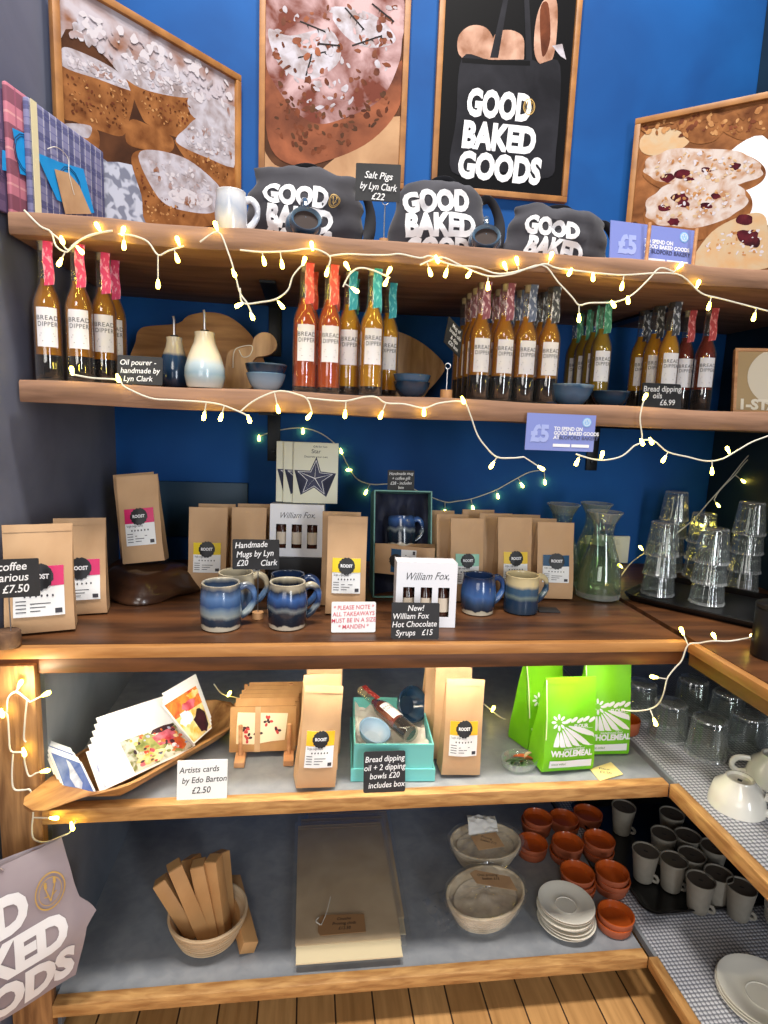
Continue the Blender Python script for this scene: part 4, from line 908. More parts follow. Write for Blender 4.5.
p = at(236, 572, Z=ZC+.09); mug('mug', 'cream topped blue mug, back left of the four', 'mug', (p.x, p.y, ZC+.001), .2, .039, .09, g_mug5)
p = at(288, 574, Z=ZC+.09); mug('mug', 'dark rimmed blue mug, back right of the four', 'mug', (p.x, p.y, ZC+.001), .1, .038, .09, g_mug3)
p = at(477, 612, Z=ZC); mug('mug', 'deep blue glazed mug before the mint labelled coffee', 'mug', (p.x, p.y, ZC+.001), .25, .037, .088, g_mug3, barrel=.09)
p = at(520, 611, Z=ZC); mug('mug', 'navy mug with cream rim beside the navy labelled coffee', 'mug', (p.x, p.y, ZC+.001), .3, .040, .088, g_mug4, barrel=.0, hs=1.15)
# sign over the mugs
p = at(256, 569, Y=1.25); t = thing('price_sign', 'black sign reading Handmade Mugs standing among the mugs', 'sign', (p.x, 1.25, ZC+.001))
zb = p.z-ZC-.001
f = lambda x, z, e: Vector((x, -.003-e, z)); b = MB(); b.slab([f(x, z, .001) for x, z in rrect(.096, .064, .002, 2, 0, zb+.032)], .002, (0, -1, 0)); b.build('panel', m_slate, t)
b = MB()
for s, x, z in (('Handmade', -.010, .047), ('Mugs by Lyn', -.002, .028), ('£20', -.028, .008), ('Clark', .026, .009)): b.text(s, .0125, f, x, zb+z, .0016, 0, bold=.01, xs=.86, shear=.25, rot=.06)
b.build('writing', m_chalk, t, recalc=False)
clip_stand(t, .004, .004, zb+.02, m_wire, .0011, (.024, .014))
# ------------------------------------------------------------ syrup boxes with little bottles
m_box = M('white_carton', (236, 236, 242), .5); m_script = M('script_ink', (50, 50, 56), .5)
def make_syrup(mat_liq):
    t = thing('syrup_bottle', 'x', 'bottle'); b = MB()
    b.lathe([(0, 0), (.0135, 0), (.0145, .003), (.0145, .056), (.008, .070), (.008, .078), (0, .078)], 16); b.build('bottle_glass', mat_liq, t)
    b = MB(); b.lathe([(0, .078), (.0095, .078), (.0095, .092), (0, .092)], 14); b.build('cap', m_badge, t)
    b = MB(); f = cyl_f(.0147); b.grid(lambda u, v: f((u-.5)*.034, .018+.030*v, .0004), 8, 1); b.build('label', M('syrup_label', (222, 206, 186), .6), t, recalc=False)
    return t
syr = [make_syrup(M('syrup_brown', (62, 30, 18), .15, coat=.5))]
first_s = [True]
def fox_box(label, loc, rz, w, d, h, lean, slabels):
    t = thing('syrup_box', label, 'box', loc, rz); R = Matrix.Rotation(math.radians(lean), 4, 'X'); th = .0022
    b = MB(); b.mx = R
    b.box((0, d-th/2, h/2), (w, th, h)); b.box((-w/2+th/2, d/2, h/2), (th, d-2*th, h)); b.box((w/2-th/2, d/2, h/2), (th, d-2*th, h)); b.box((0, d/2, h-th/2), (w-2*th, d-2*th, th)); b.box((0, d/2, th/2), (w-2*th, d-2*th, th))
    wz0, wz1 = h*.16, h*.62; ww = w*.19; xs = (-w*.29, 0, w*.29)
    b.box((0, th/2, wz0/2), (w, th, wz0)); b.box((0, th/2, (wz1+h)/2), (w, th, h-wz1))
    ed = [-w/2]+[e for x in xs for e in (x-ww/2, x+ww/2)]+[w/2]
    for i in range(0, 8, 2): b.box(((ed[i]+ed[i+1])/2, th/2, (wz0+wz1)/2), (ed[i+1]-ed[i], th, wz1-wz0))
    b.build('carton', m_box, t)
    f = lambda x, z, e: R @ Vector((x, -e, z)); b = MB()
    b.text('William Fox,', h*.115, f, 0, h*.74, .0005, 0, shear=.45, xs=.82, bold=-.004, rot=.03); b.build('lettering', m_script, t, recalc=False)
    b = MB(); b.mx = R; b.box((0, d*.86, h*.40), (w-.010, .002, h*.72)); b.build('lining', M('dark_lining', (30, 22, 20), .8), t)
    Rz = Matrix.Rotation(rz, 4, 'Z')
    for x, sl in zip(xs, slabels):
        q = Vector(loc)+Rz @ (R @ Vector((x, d*.36, .0035+h*.07)))
        if first_s[0]: o = syr[0]; o.location = q; first_s[0] = False
        else: o = dup(syr[0], q)
        o.rotation_euler = (math.radians(lean), 0, rz); tag(o, sl, 'bottle', 'syrup bottles inside the white boxes')
    return t
p = at(425, 628, Z=ZC); fox_box('white boxed set of three syrups with black price card before it', (p.x, p.y+.002, ZC+.001), -.06, .128, .058, .138, -3,
    ['syrup bottle in left window of the front white box', 'syrup bottle in middle window of the front white box', 'syrup bottle in right window of the front white box'])
p2 = at(296, 558, Z=ZC+.085)
t = thing('display_box', 'black box under the rear white syrup box', 'box', (p2.x, p2.y, ZC+.001))
b = MB(); b.box((0, .04, .0415), (.135, .085, .083), bevel=.003); b.build('body', M('black_card_box', (30, 28, 32), .6), t)
b = MB(); b.box((0, .04, .0838), (.137, .087, .0012)); b.build('lid_edge', M('black_card_edge', (48, 46, 50), .6), t)
fox_box('white boxed set of three syrups raised behind the mugs under star packs', (p2.x, p2.y+.008, ZC+.0862), -.08, .132, .05, .13, -4,
    ['syrup bottle in left window of the rear white box', 'syrup bottle in middle window of the rear white box', 'syrup bottle in right window of the rear white box'])
card('price_sign', 'black sign reading Hot Chocolate Syrups before the front white box', 'sign', (at(415, 638, Z=ZC).x-.002, at(415, 637, Z=ZC).y-.014, ZC+.001), .096, .072,
     [('New!', .0115, .0, .056), ('William Fox', .0115, -.010, .040), ('Hot Chocolate', .0115, -.002, .024), ('Syrups   £15', .0115, -.002, .007)], rz=-.05, tilt=-8)
card('notice', 'white notice handwritten in pink pen before the yellow labelled coffee', 'notice', (at(352, 627, Z=ZC).x, at(352, 627, Z=ZC).y-.036, ZC+.001), .090, .062,
     [('* PLEASE NOTE *', .0085, 0, .047), ('ALL TAKEAWAYS', .0085, 0, .034), ('MUST BE IN A SIZE', .0085, 0, .021), ('* MANDEN *', .0085, 0, .008)], mat=m_card, ink=m_pink, tilt=-8, shear=.1)
# star packs on the rear box
m_pack = M('star_pack_card', (226, 226, 206), .5); m_navy2 = M('star_navy', (36, 40, 76), .5)
p3 = at(315, 504, Y=p2.y+.035); 
for i, (dx, dy, lb) in enumerate(((0, 0, 'front cream star pack standing on the rear white box'), (-.024, .009, 'middle cream star pack half hidden behind the front one'), (-.042, .018, 'rearmost cream star pack at the left of the three'))):
    t = thing('star_pack', lb, 'gift pack', (p3.x+dx, p2.y+.030+dy, ZC+.2180)); w, h = .110, .150
    R = Matrix.Rotation(math.radians(-2), 4, 'X'); f = lambda x, z, e: R @ Vector((x, -e, z))
    b = MB(); b.mx = R; b.box((0, 0, h/2), (w, .005, h), bevel=.001); b.build('pack', m_pack, t)
    def star(k): return [((k if j % 2 == 0 else k*.42)*math.sin(2*math.pi*j/10+.06)*1.0-.002, .062+(k if j % 2 == 0 else k*.42)*math.cos(2*math.pi*j/10+.06)) for j in range(10)]
    b = MB(); b.shape(star(.054), f, .0030, 0); b.build('star', m_navy2, t, recalc=False)
    b = MB(); o_, i_ = star(.046), star(.043)
    for j in range(10): b.shape([o_[j], o_[(j+1) % 10], i_[(j+1) % 10], i_[j]], f, .0036)
    for j in range(0, 10, 2): b.shape([(-.0025, .0612), o_[j], (-.0015, .063)], f, .0036)
    b.build('star_outline', m_white, t, recalc=False)
    b = MB(); b.text('Star', .010, f, 0, .124, .003, 0); b.text('Decorate your own', .005, f, 0, .113, .003, 0); b.text('Gift for him', .005, f, .01, .138, .003, 0); b.build('lettering', m_pen, t, recalc=False)
# ------------------------------------------------------------ gift box with mug inside
p = at(406, 585, Z=ZC); yb = 1.40; zt = at(404, 492, Y=yb+.04).z-ZC; w = .142; LE = -12
t = thing('gift_box', 'teal gift box propped open on its side with dark blue tissue', 'box', (at(404, 560, Y=yb).x, yb, ZC+.002)); R = Matrix.Rotation(math.radians(LE), 4, 'X'); m_teal = M('teal_box', (104, 158, 150), .5)
h = zt/math.cos(math.radians(LE))
b = MB(); b.mx = R
for c, d in (((0, .079, h/2), (w, .003, h)), ((-w/2, .04, h/2), (.003, .08, h)), ((w/2, .04, h/2), (.003, .08, h)), ((0, .04, .0015), (w, .08, .003)), ((0, .04, h-.0015), (w, .08, .003))): b.box(c, d)
b.build('tray', m_teal, t)
b = MB(); b.mx = R; b.grid(lambda u_, v_: Vector(((u_-.5)*(w-.006), .062-.03*(abs(u_-.5)*2)**2-.02*v_*(1-v_)+.012*noise.noise(Vector((u_*7, v_*9, 1))), .004+(h-.008)*v_)), 22, 26); b.build('tissue', M('navy_tissue', (26, 32, 58), .7, n=20, rgb2=(16, 20, 40)), t)
gl = Vector(t.location)
q = gl+R @ Vector((.0, .022, h*.47)); mg = mug('mug', 'dark blue speckled mug packed inside the teal gift box', 'mug', q, .1, .034, .078, g_mug2, hs=.75); mg.rotation_euler.x = math.radians(LE)
cb = coffee_bag('coffee bag lying sideways across the teal gift box', gl+Vector((.010, -.0335, h*.22)), 0, .074, .045, .145, 'navy', 0, 0, seed=41, lw=.8, lz=(.3, .72))
cb.rotation_euler = (math.radians(LE), math.radians(-90), 0); cb.location = gl+R @ Vector((.074, -.026, h*.23+.03))
card('price_sign', 'small black sign reading Handmade mug and coffee gift on the teal box', 'sign', gl+R @ Vector((-.002, .03, h+.0008)), .068, .052,
     [('Handmade mug', .0075, 0, .040), ('+ coffee gift', .0075, 0, .028), ('£28 - includes', .0075, 0, .016), ('box', .0075, 0, .005)], tilt=-8, th=.002)
# ------------------------------------------------------------ carafes, tray and tumblers
m_cglass = glass('clear_glass', (250, 253, 251), .95, .03, .06, .2, .28); m_cg2 = glass('carafe_glass', (244, 252, 246), .9, .03, .05, .13, .22); m_water = liquid('water', (238, 246, 216), .9)
def make_carafe():
    t = thing('carafe', 'x', 'carafe'); k = 1.0
    o = [(0, .002), (.044, .001), (.051, .004), (.053, .02), (.050, .07), (.040, .12), (.027, .165), (.0235, .19), (.027, .215), (.040, .243), (.042, .247), (.0395, .247), (.025, .216), (.0210, .19), (.0245, .165), (.0375, .12), (.0475, .07), (.0505, .02), (.048, .008), (0, .007)]
    b = MB(); b.lathe(o, 40, m=[0, 0, 1]+[0]*6+[1, 1, 1]+[0]*7); b.build('glass', [m_cg2, glass('lip_highlight_glass', (240, 250, 244), .95, .05, .30, .4, .4)], t)  # lip and foot ring get paler glass, an edge highlight put into the material
    b = MB(); b.lathe([(0, .008), (.0475, .009), (.0498, .02), (.047, .07), (.0395, .108), (0, .108)], 28); b.build('water', m_water, t); return t
p = at(597, 597, Z=ZC); ca = make_carafe(); ca.location = (p.x, p.y, ZC+.001); ca.scale = (1.06, 1.06, .90); tag(ca, 'clear glass carafe of water, front one beside the navy labelled coffee', 'carafe', 'water carafes')
dup(ca, (p.x-.055, p.y+.125, ZC+.001), 0, 'clear glass carafe of water, behind left of the front carafe'); dup(ca, (p.x+.055, p.y+.155, ZC+.001), 0, 'clear glass carafe of water, behind right of the front carafe')
p1, p2_ = at(619, 598, Z=ZC+.004), at(759, 630, Z=ZC+.004); u = (p2_-p1); u.z = 0; L = .44; u.normalize(); n_ = Vector((-u.y, u.x, 0)); D = .30
cc = p1+u*L/2+n_*D/2; TA = math.atan2(u.y, u.x)
def make_tray(label, loc, rz, L, D, name='tray'):
    b = MB(); rings = []
    for ins, z in ((.012, 0), (0, .016), (.003, .018), (.008, .016), (.018, .005)): rings.append([b.v((x, y, z)) for x, y in rrect(L-2*ins, D-2*ins, .035, 5)])
    for i in range(4):
        for k in range(len(rings[0])): j = (k+1) % len(rings[0]); b._f([rings[i][k], rings[i][j], rings[i+1][j], rings[i+1][k]])
    b._f(rings[0][::-1]); b._f(rings[-1])
    return tag(b.build(name, M('black_plastic', (14, 14, 16), .3), loc=loc, rz=rz), label, 'tray')
make_tray('black tray of stacked upturned tumblers on the counter', (cc.x, cc.y, ZC+.0008), TA, L, D)
m_rim_highlight = glass('rim_highlight_glass', (252, 253, 252), .95, .06, .34, .45, .4)  # brighter, whiter glass for the rims: edge highlight built into the colour
def make_tumbler(R1=.040, R0=.031, H=.088):
    o = [(0, H), (R0*.88, H), (R0*.97, H-.002), (R0, H-.005), (R0+(R1-R0)*.93, .008), (R1+.0004, .004), (R1+.0010, .0015), (R1+.0002, 0), (R1-.002, 0), (R1-.003, .003), (R0+(R1-R0)*.9-.003, .009), (R0-.003, H-.014), (R0*.8, H-.017), (0, H-.0175)]
    b = MB(); b.lathe(o, 72, flute=.0010, nfl=12, m=[0, 1, 1, 0, 1, 1, 1, 1, 1, 0, 0, 0, 0]); return b.build('tumbler', [m_cglass, m_rim_highlight])
tb = make_tumbler(); used_t = [False]
def tumbler(loc, label, group, src=tb, flag=used_t, rz=0):
    o = src if not flag[0] else src.copy()
    if flag[0]: COL.objects.link(o)
    flag[0] = True; o.location = loc; o.rotation_euler.z = rz; return tag(o, label, 'glass', group)
lev = ('lowest', 'second', 'third', 'top')
for px, py, n, nm in ((657, 594, 3, 'front left stack'), (706, 603, 3, 'front middle stack'), (741, 590, 4, 'tall right stack'), (668, 570, 4, 'tall rear left stack'), (697, 577, 3, 'rear middle stack')):
    p = at(px, py, Z=ZC+.006)
    for k in range(n): tumbler((p.x, p.y, ZC+.0068+.052*k), 'clear upturned tumbler, %s of the %s on the counter tray' % ('top' if k == n-1 else lev[k], nm), 'stacked tumblers on the counter tray', rz=k*.2)
p = at(770, 657, Z=ZC); t = thing('canister', 'black ribbed canister at the right end of the counter', 'canister', (p.x, p.y, ZC+.001))
b = MB(); b.lathe([(0, 0), (.033, 0), (.035, .003), (.036, .095), (.034, .098), (.031, .098), (.030, .006), (0, .006)], 28); b.build('body', M('black_canister', (20, 20, 24), .35), t)
b = MB(); b.lathe([(0, .099), (.036, .099), (.036, .106), (.03, .109), (0, .109)], 28); b.build('lid', M('black_canister', (20, 20, 24), .35), t)
p = at(606, 549, Y=YB-.004); t = thing('power_socket', 'white double wall socket behind the carafes', 'socket', (p.x, YB-.001, p.z))
b = MB(); b.box((0, -.006, 0), (.15, .010, .088), bevel=.003); b.build('plate', M('socket_white', (228, 226, 206), .4), t)
for x in (-.036, .036): b = MB(); b.box((x, -.0115, .026), (.014, .003, .022), bevel=.001); b.build('switch', M('socket_white', (228, 226, 206), .4), t)
p = at(547, 610, Z=ZC); b = MB(); b.box((0, 0, .001), (.05, .035, .002)); tag(b.build('slate_tag', m_slate, loc=(p.x, p.y-.004, ZC+.0008), rz=-.1), 'small flat black card lying right of the cream rimmed mug', 'card')
# ------------------------------------------------------------ shelf under the counter
Aw = at(24, 804, Z=Z4+.055); Bw = at(227, 700, Z=Z4+.055); ax = (Bw-Aw); ax.z = 0; LB = ax.length; ax.normalize(); ay = Vector((-ax.y, ax.x, 0)); RB = math.atan2(ax.y, ax.x)
OFF = Vector((ax.y, -ax.x, 0))*.012
t = thing('dough_bowl', 'long carved wooden dough bowl with pointed handle holding the greeting cards', 'wooden bowl', (Aw.x+OFF.x, Aw.y+OFF.y, Z4+.001), RB)
def hw(s):
    if s < .03: return .034*math.sin((s+.004)/.034*math.pi/2)**.5
    if s < .16: return .034+.022*((s-.03)/.13)
    if s < .34: return .056+.036*math.sin((s-.16)/.18*math.pi/2)
    if s < .72: return .092
    return .092*max(.0, 1-((s-.72)/.28)**2.4)**.5
def keel(s): return .044 if s < .14 else max(0, .044*(1-(s-.14)/.16)) if s < .30 else 0 if s < .82 else .030*((s-.82)/.18)**2
rim = .052
def dough(u_, v_, inner):
    s = u_; k = 2*v_-1; wv = hw(s); kz = keel(s)
    if inner:
        wv = max(wv-.008, .0005); s2 = .17+.80*u_; wv = max(hw(s2)-.008, .0005); kz = keel(s2)
        dep = (rim-kz-.007)*min(1, (s2-.17)/.06)*min(1, max(0, .97-s2)/.05)**.5
        return Vector((s2*LB, wv*math.sin(k*math.pi/2), rim+.0005-dep*max(0, 1-abs(math.sin(k*math.pi/2))**2.6)))
    y = wv*math.sin(k*math.pi/2); z = kz+(rim-kz)*(abs(math.sin(k*math.pi/2))**2.6)
    return Vector((s*LB, y, z))
m_dough = M('dough_wood', (196, 148, 92), .5, n=3, rgb2=(134, 88, 48), stretch=(3, 14, 14), detail=7)
b = MB(); go = b.grid(lambda u_, v_: dough(u_, v_, 0), 40, 16); gi = b.grid(lambda u_, v_: dough(u_, v_, 1), 40, 16)
# rim between outer and inner edges
for row in (0, 16):
    for i in range(40): b._f([go[row][i], go[row][i+1], gi[row][i+1], gi[row][i]])
b._f([go[j][0] for j in range(17)]); b._f([go[j][40] for j in range(17)][::-1])
for j in range(16): b._f([go[0][0], gi[j][0], gi[j+1][0]] if j < 15 else [go[0][0], gi[j][0], gi[j+1][0], go[16][0]])
b.build('bowl', m_dough, t, ang=60)
m_sleeve = glass('cello', (250, 250, 250), .4, .12, .05)
def qcard(label, quad, paint=None, base=None, th=.0016, grp='greeting cards in the dough bowl', name='greeting_card'):
    """card from four corners TL TR BR BL (3D)"""
    q = [Vector(p) for p in quad]; c = (q[2]+q[3])/2; n = (q[1]-q[0]).cross(q[3]-q[0]).normalized(); n = n if n.dot(EYE-c) > 0 else -n
    t = thing(name, label, 'card', c, 0, grp)
    b = MB(); b.slab([p-c for p in q], th, n); b.build('panel', base or m_card, t)
    if paint:
        def f(x, z, e):
            bt = q[3]+(q[2]-q[3])*x; tp = q[0]+(q[1]-q[0])*x; return bt+(tp-bt)*z+n*e-c
        b = MB(); mats = []
        def add(pts, m):
            if m not in mats: mats.append(m)
            b.shape(pts, f, .0006+.0001*len(b.bm.faces)**.5*0+.00012*len(mats), mats.index(m))
        paint(add); b.build('print', mats, t, recalc=False)
    return t
m_bluep = M('print_blue', (70, 96, 160), .5, n=30, rgb2=(120, 138, 190)); m_bird = M('print_bird', (214, 220, 232), .5, n=40, rgb2=(150, 160, 190)); m_redp = M('print_red', (206, 52, 38), .5, n=40, rgb2=(236, 150, 60))
m_yel = M('print_yellow', (222, 176, 50), .5, n=50, rgb2=(246, 232, 180)); m_darkp = M('print_plum', (74, 30, 44), .5, n=40, rgb2=(40, 18, 24)); m_flor = M('print_floral', (216, 212, 200), .5, n=60, rgb2=(120, 124, 60), lo=.46, hi=.6)
m_pinkp = M('print_pink', (226, 120, 140), .5, n=60, rgb2=(190, 40, 60)); m_gr = M('print_green', (110, 124, 50), .5, n=60, rgb2=(190, 186, 110))
def lean_quad(TL, TR, BR, BL, zb, lean):
    b0, b1 = at(*BL, Z=zb[0]), at(*BR, Z=zb[1]); n = Vector((-(b1-b0).y, (b1-b0).x, 0)).normalized(); n = n if n.y > 0 else -n
    # top corners: on the plane through the bottom edge leaning back by lean
    nn = (b1-b0).cross(Vector((0, 0, 1))*math.cos(math.radians(lean))+n*math.sin(math.radians(lean))).normalized()
    return [at_plane(*TL, b0, nn), at_plane(*TR, b0, nn), b1, b0]
zi = Z4+.022
# pale landscape cards in the middle, the front one floral
Q = lean_quad((86, 752), (174, 720), (197, 747), (100, 792), (zi+.010, zi+.006), 32)
def pf(add):
    rr = random.Random(4); ms = [m_darkp, m_redp, m_pinkp, m_gr, m_yel, m_bird]
    add([(.34, .06), (.97, .06), (.97, .94), (.34, .94)], m_flor); add(ell(.62, .62, .16, .26, 18, 0, .2, 2), m_gr); add(ell(.80, .66, .13, .22, 16, 0, .25, 3), m_pinkp)
    add(ell(.88, .34, .08, .22, 14, 0, .25, 4), m_redp); add(ell(.82, .88, .14, .07, 14, 0, .2, 5), m_darkp); add(ell(.55, .28, .14, .16, 14, 0, .3, 6), m_yel)
    for k in range(44): add(ell(rr.uniform(.42, .94), rr.uniform(.12, .9), rr.uniform(.012, .03), rr.uniform(.025, .06), 8, 0, .2, k), rr.choice(ms))
    add([(.04, .04), (.06, .04), (.06, .96), (.04, .96)], m_bird)
qcard('white greeting card with a flower bouquet print, front middle of the dough bowl', Q, pf)
n0 = Vector((-ax.y, ax.x, 0)); nb = n0*.9
for k in range(5):
    sh = Vector((.0005, .0105, .0085))*(k+1)
    qcard('white card edge showing %s behind the flower bouquet card' % ORD[k], [Vector(p)+sh for p in Q], None, m_card)
Q2 = lean_quad((49, 750), (81, 762), (97, 795), (64, 789), (zi+.026, zi+.026), 26)
def pb(add):
    add([(.05, .05), (.95, .05), (.95, .95), (.05, .95)], m_bluep); add([(.42, .12), (.6, .1), (.72, .3), (.62, .6), (.6, .85), (.5, .9), (.46, .6), (.36, .35)], m_bird)
qcard('blue greeting card with a white bird at the left of the dough bowl', Q2, pb)
for k in range(3):
    sh = Vector((-.010*(k+1), .010*(k+1), .004*(k+1)))
    qcard('white card edge showing %s behind the blue bird card' % ORD[k], [Vector(p)+sh for p in Q2], (lambda add: add([(.06, .06), (.94, .06), (.94, .94), (.06, .94)], m_bluep)) if k == 1 else None)
Q3 = lean_quad((162, 705), (196, 684), (212, 728), (194, 744), (zi+.03, zi+.03), 22)
def pr(add):
    add([(.03, .03), (.97, .03), (.97, .97), (.03, .97)], m_yel); add([(.03, .62), (.97, .60), (.97, .97), (.03, .97)], m_redp); add(ell(.72, .30, .24, .24, 16, 0, .2, 3), m_darkp)
    add(ell(.3, .5, .2, .14, 16, 0, .3, 5), m_card); add(ell(.55, .72, .2, .1, 14, 0, .3, 6), m_pinkp); add(ell(.8, .86, .16, .08, 14, 0, .3, 8), m_yel)
qcard('red and yellow greeting card at the right end of the dough bowl', Q3, pr)
for k in range(3):
    sh = n0*.007*(k+1)+ax*.006*(k+1)+Vector((0, 0, .004*(k+1)))
    qcard('white card edge showing %s behind the red and yellow card' % ORD[k], [Vector(p)+sh for p in Q3])
card('price_sign', 'white card reading Artists cards in handwriting at the shelf edge', 'sign', (at(201, 803, Z=Z4).x, at(201, 801, Z=Z4).y+.004, Z4+.001), .096, .076,
     [('Artists cards', .0115, -.006, .053), ('by Edo Barton', .0115, .004, .033), ('£2.50', .0125, -.002, .012)], mat=m_card, ink=m_pen, tilt=-10, rad=.001)
# wooden rack of kraft card packs
p = at(262, 762, Z=Z4); t = thing('card_rack', 'small pale wooden rack with two pegs holding kraft card packs', 'rack', (p.x, p.y, Z4+.001))
for x in (-.047, .058):
    b = MB(); b.box((x, .055, .0065), (.022, .155, .013), bevel=.0015); b.build('foot', m_lw, t)
    b = MB(); b.lathe([(0, 0), (.0045, 0), (.0045, .07), (0, .072)], 12, c=(x, .006, .013)); b.build('peg', m_lw, t)
    b = MB(); b.lathe([(0, 0), (.0045, 0), (.0045, .11), (0, .112)], 12, c=(x, .124, .013)); b.build('peg', m_lw, t)
m_kr2 = M('kraft_card', (186, 140, 88), .7, n=14, rgb2=(166, 120, 72))
for k in range(5):
    R = Matrix.Rotation(math.radians(-14), 4, 'X'); w, h = .145, .098; dx = (0, .010, .014, .026, .036)[k]; f = lambda x, z, e: R @ Vector((x, -e, z))
    t = thing('card_pack', 'kraft card pack %s in the wooden rack' % ('with red floral sprigs, front one' if k == 0 else ORD[k]+' from the front'), 'card pack', (p.x+dx*.6, p.y+.017+.020*k, Z4+.0145+.001), 0, 'kraft card packs in the rack')
    b = MB(); b.mx = R; b.box((0, 0, h/2), (w, .004, h), bevel=.0008); b.build('wrap', m_kr2, t)
    b = MB(); b.box((0, 0, 0), (.012, .0012, h)); 
    for v in b.bm.verts: v.co = R @ (v.co+Vector((-.012, -.0036, h/2)))
    b.build('paper_strap', m_kraft, t)
    b = MB(); b.box((0, 0, h+.012), (w*.9, .0016, .02)); 
    for v in b.bm.verts: v.co = R @ (v.co+Vector((.004, .003, -.004)))
    b.build('insert', m_kr2, t)
    if k == 0:
        b = MB(); b.shape([(-.058, .018), (-.02, .016), (.02, .022), (.048, .024), (.050, .05), (.054, .082), (.02, .083), (-.03, .085), (-.056, .086), (-.058, .05)], f, .0026); b.build('torn_panel', M('cream_panel', (236, 214, 178), .6), t, recalc=False)
        b = MB(); rr = random.Random(5); mm = [M('sprig_red', (196, 60, 56), .6), M('sprig_dark', (60, 34, 36), .6)]
        for cx, cz in ((-.038, .052), (-.012, .040), (.010, .066), (.030, .045), (-.034, .030)):
            for i in range(7):
                a = rr.random()*6.28; r = rr.random()*.009; b.shape(ell(cx+r*math.cos(a), cz+r*math.sin(a), .0042, .003, 8, a), f, .0030+.0002*i, 0 if i % 3 else 1)
        b.build('floral_print', mm, t, recalc=False)
# gold labelled coffee
def gbags(px, py, w, roll, rz, labels, seed, dx, h=.205):
    p = at(px, py, Z=Z4)
    for i, lb in enumerate(labels): coffee_bag(lb, (p.x+dx*i, p.y+.030+.062*i, Z4+.001), rz, w, .055, h, 'gold', -4, roll if i == 0 else 2, seed=seed+i, show_label=i == 0, lw=.74)
gbags(314, 793, .080, 5, .12, ('gold labelled coffee bag at the shelf edge between rack and teal box', 'coffee bag just behind the gold labelled one by the rack', 'rearmost coffee bag behind the gold labelled one by the rack'), 51, .008)
gbags(461, 779, .084, 2, -.02, ('gold labelled coffee bag right of the open teal box', 'coffee bag just behind the gold labelled one right of the teal box', 'rearmost coffee bag right of the open teal box'), 55, -.010)
# open turquoise box with oil, bowl and tissue
q = at(392, 782, Z=Z4); w, d, h = .168, .215, .082; m_aqua = M('turquoise_card', (118, 204, 200), .5); rzb = -.06
t = thing('gift_box', 'open turquoise gift box with white tissue behind the black price card', 'box', (q.x+.002, q.y+.004, Z4+.001), rzb)
b = MB(); th = .003
for c, dd in (((0, d/2, .002), (w, d, .004)), ((0, th/2, h/2), (w, th, h)), ((0, d-th/2, h/2), (w, th, h)), ((-w/2+th/2, d/2, h/2), (th, d-2*th, h)), ((w/2-th/2, d/2, h/2), (th, d-2*th, h))): b.box(c, dd)
b.build('base', m_aqua, t)
b = MB()
for c, dd in (((0, -.002, .014), (w+.010, .003, .028)), ((0, d+.002, .014), (w+.010, .003, .028)), ((-w/2-.0035, d/2, .014), (.003, d, .028)), ((w/2+.0035, d/2, .014), (.003, d, .028))): b.box(c, dd)
b.build('lid_underneath', m_aqua, t)
b = MB(); b.grid(lambda u_, v_: Vector(((u_-.5)*(w-.010), .006+(d-.012)*v_, .036+.016*noise.noise(Vector((u_*6, v_*7, 4)))+.010*noise.noise(Vector((u_*14, v_*15, 8)))+.020*(abs(u_-.5)*2)**3+.018*v_**3)), 30, 34)
b.build('tissue', M('white_tissue', (236, 226, 216), .8), t)
gt = Vector(t.location); Rz = Matrix.Rotation(rzb, 4, 'Z')
o = dup(kinds['red'], gt+Rz @ Vector((.040, .040, .082))); o.scale = (.80, .80, .80); tag(o, 'red tagged oil bottle lying in the open turquoise box', 'bottle')
dv = Vector((-.075, .15, .012)).normalized(); o.rotation_euler = (dv.to_track_quat('Z', 'X').to_matrix().to_4x4() @ Matrix.Rotation(math.radians(0), 4, 'Z')).to_euler()
# turn the label upwards
mt = dv.to_track_quat('Z', 'Y').to_matrix(); yv = -(Vector((0, 0, 1))-dv*dv.z).normalized(); xv = yv.cross(dv); o.rotation_euler = Matrix((xv, yv, dv)).transposed().to_euler()
bo = bowl('dark dipping bowl lying on edge in the open turquoise box', gt+Rz @ Vector((.038, .155, .092)), .042, .032, g_dark); bo.rotation_euler = (math.radians(62), math.radians(18), .4)
bo = bowl('pale dipping bowl beside the bottle in the open turquoise box', gt+Rz @ Vector((-.045, .060, .060)), .036, .03, g_pale); bo.rotation_euler = (math.radians(20), math.radians(10), .2)
card('price_sign', 'black sign reading Bread dipping oil + 2 dipping bowls before the turquoise box', 'sign', (at(385, 797, Z=Z4).x, 1.1115, Z4+.0014), .086, .082,
     [('Bread dipping', .0115, 0, .062), ('oil + 2 dipping', .0115, 0, .045), ('bowls £20', .0115, 0, .028), ('includes box', .0115, .004, .010)], tilt=-12, rad=.004)
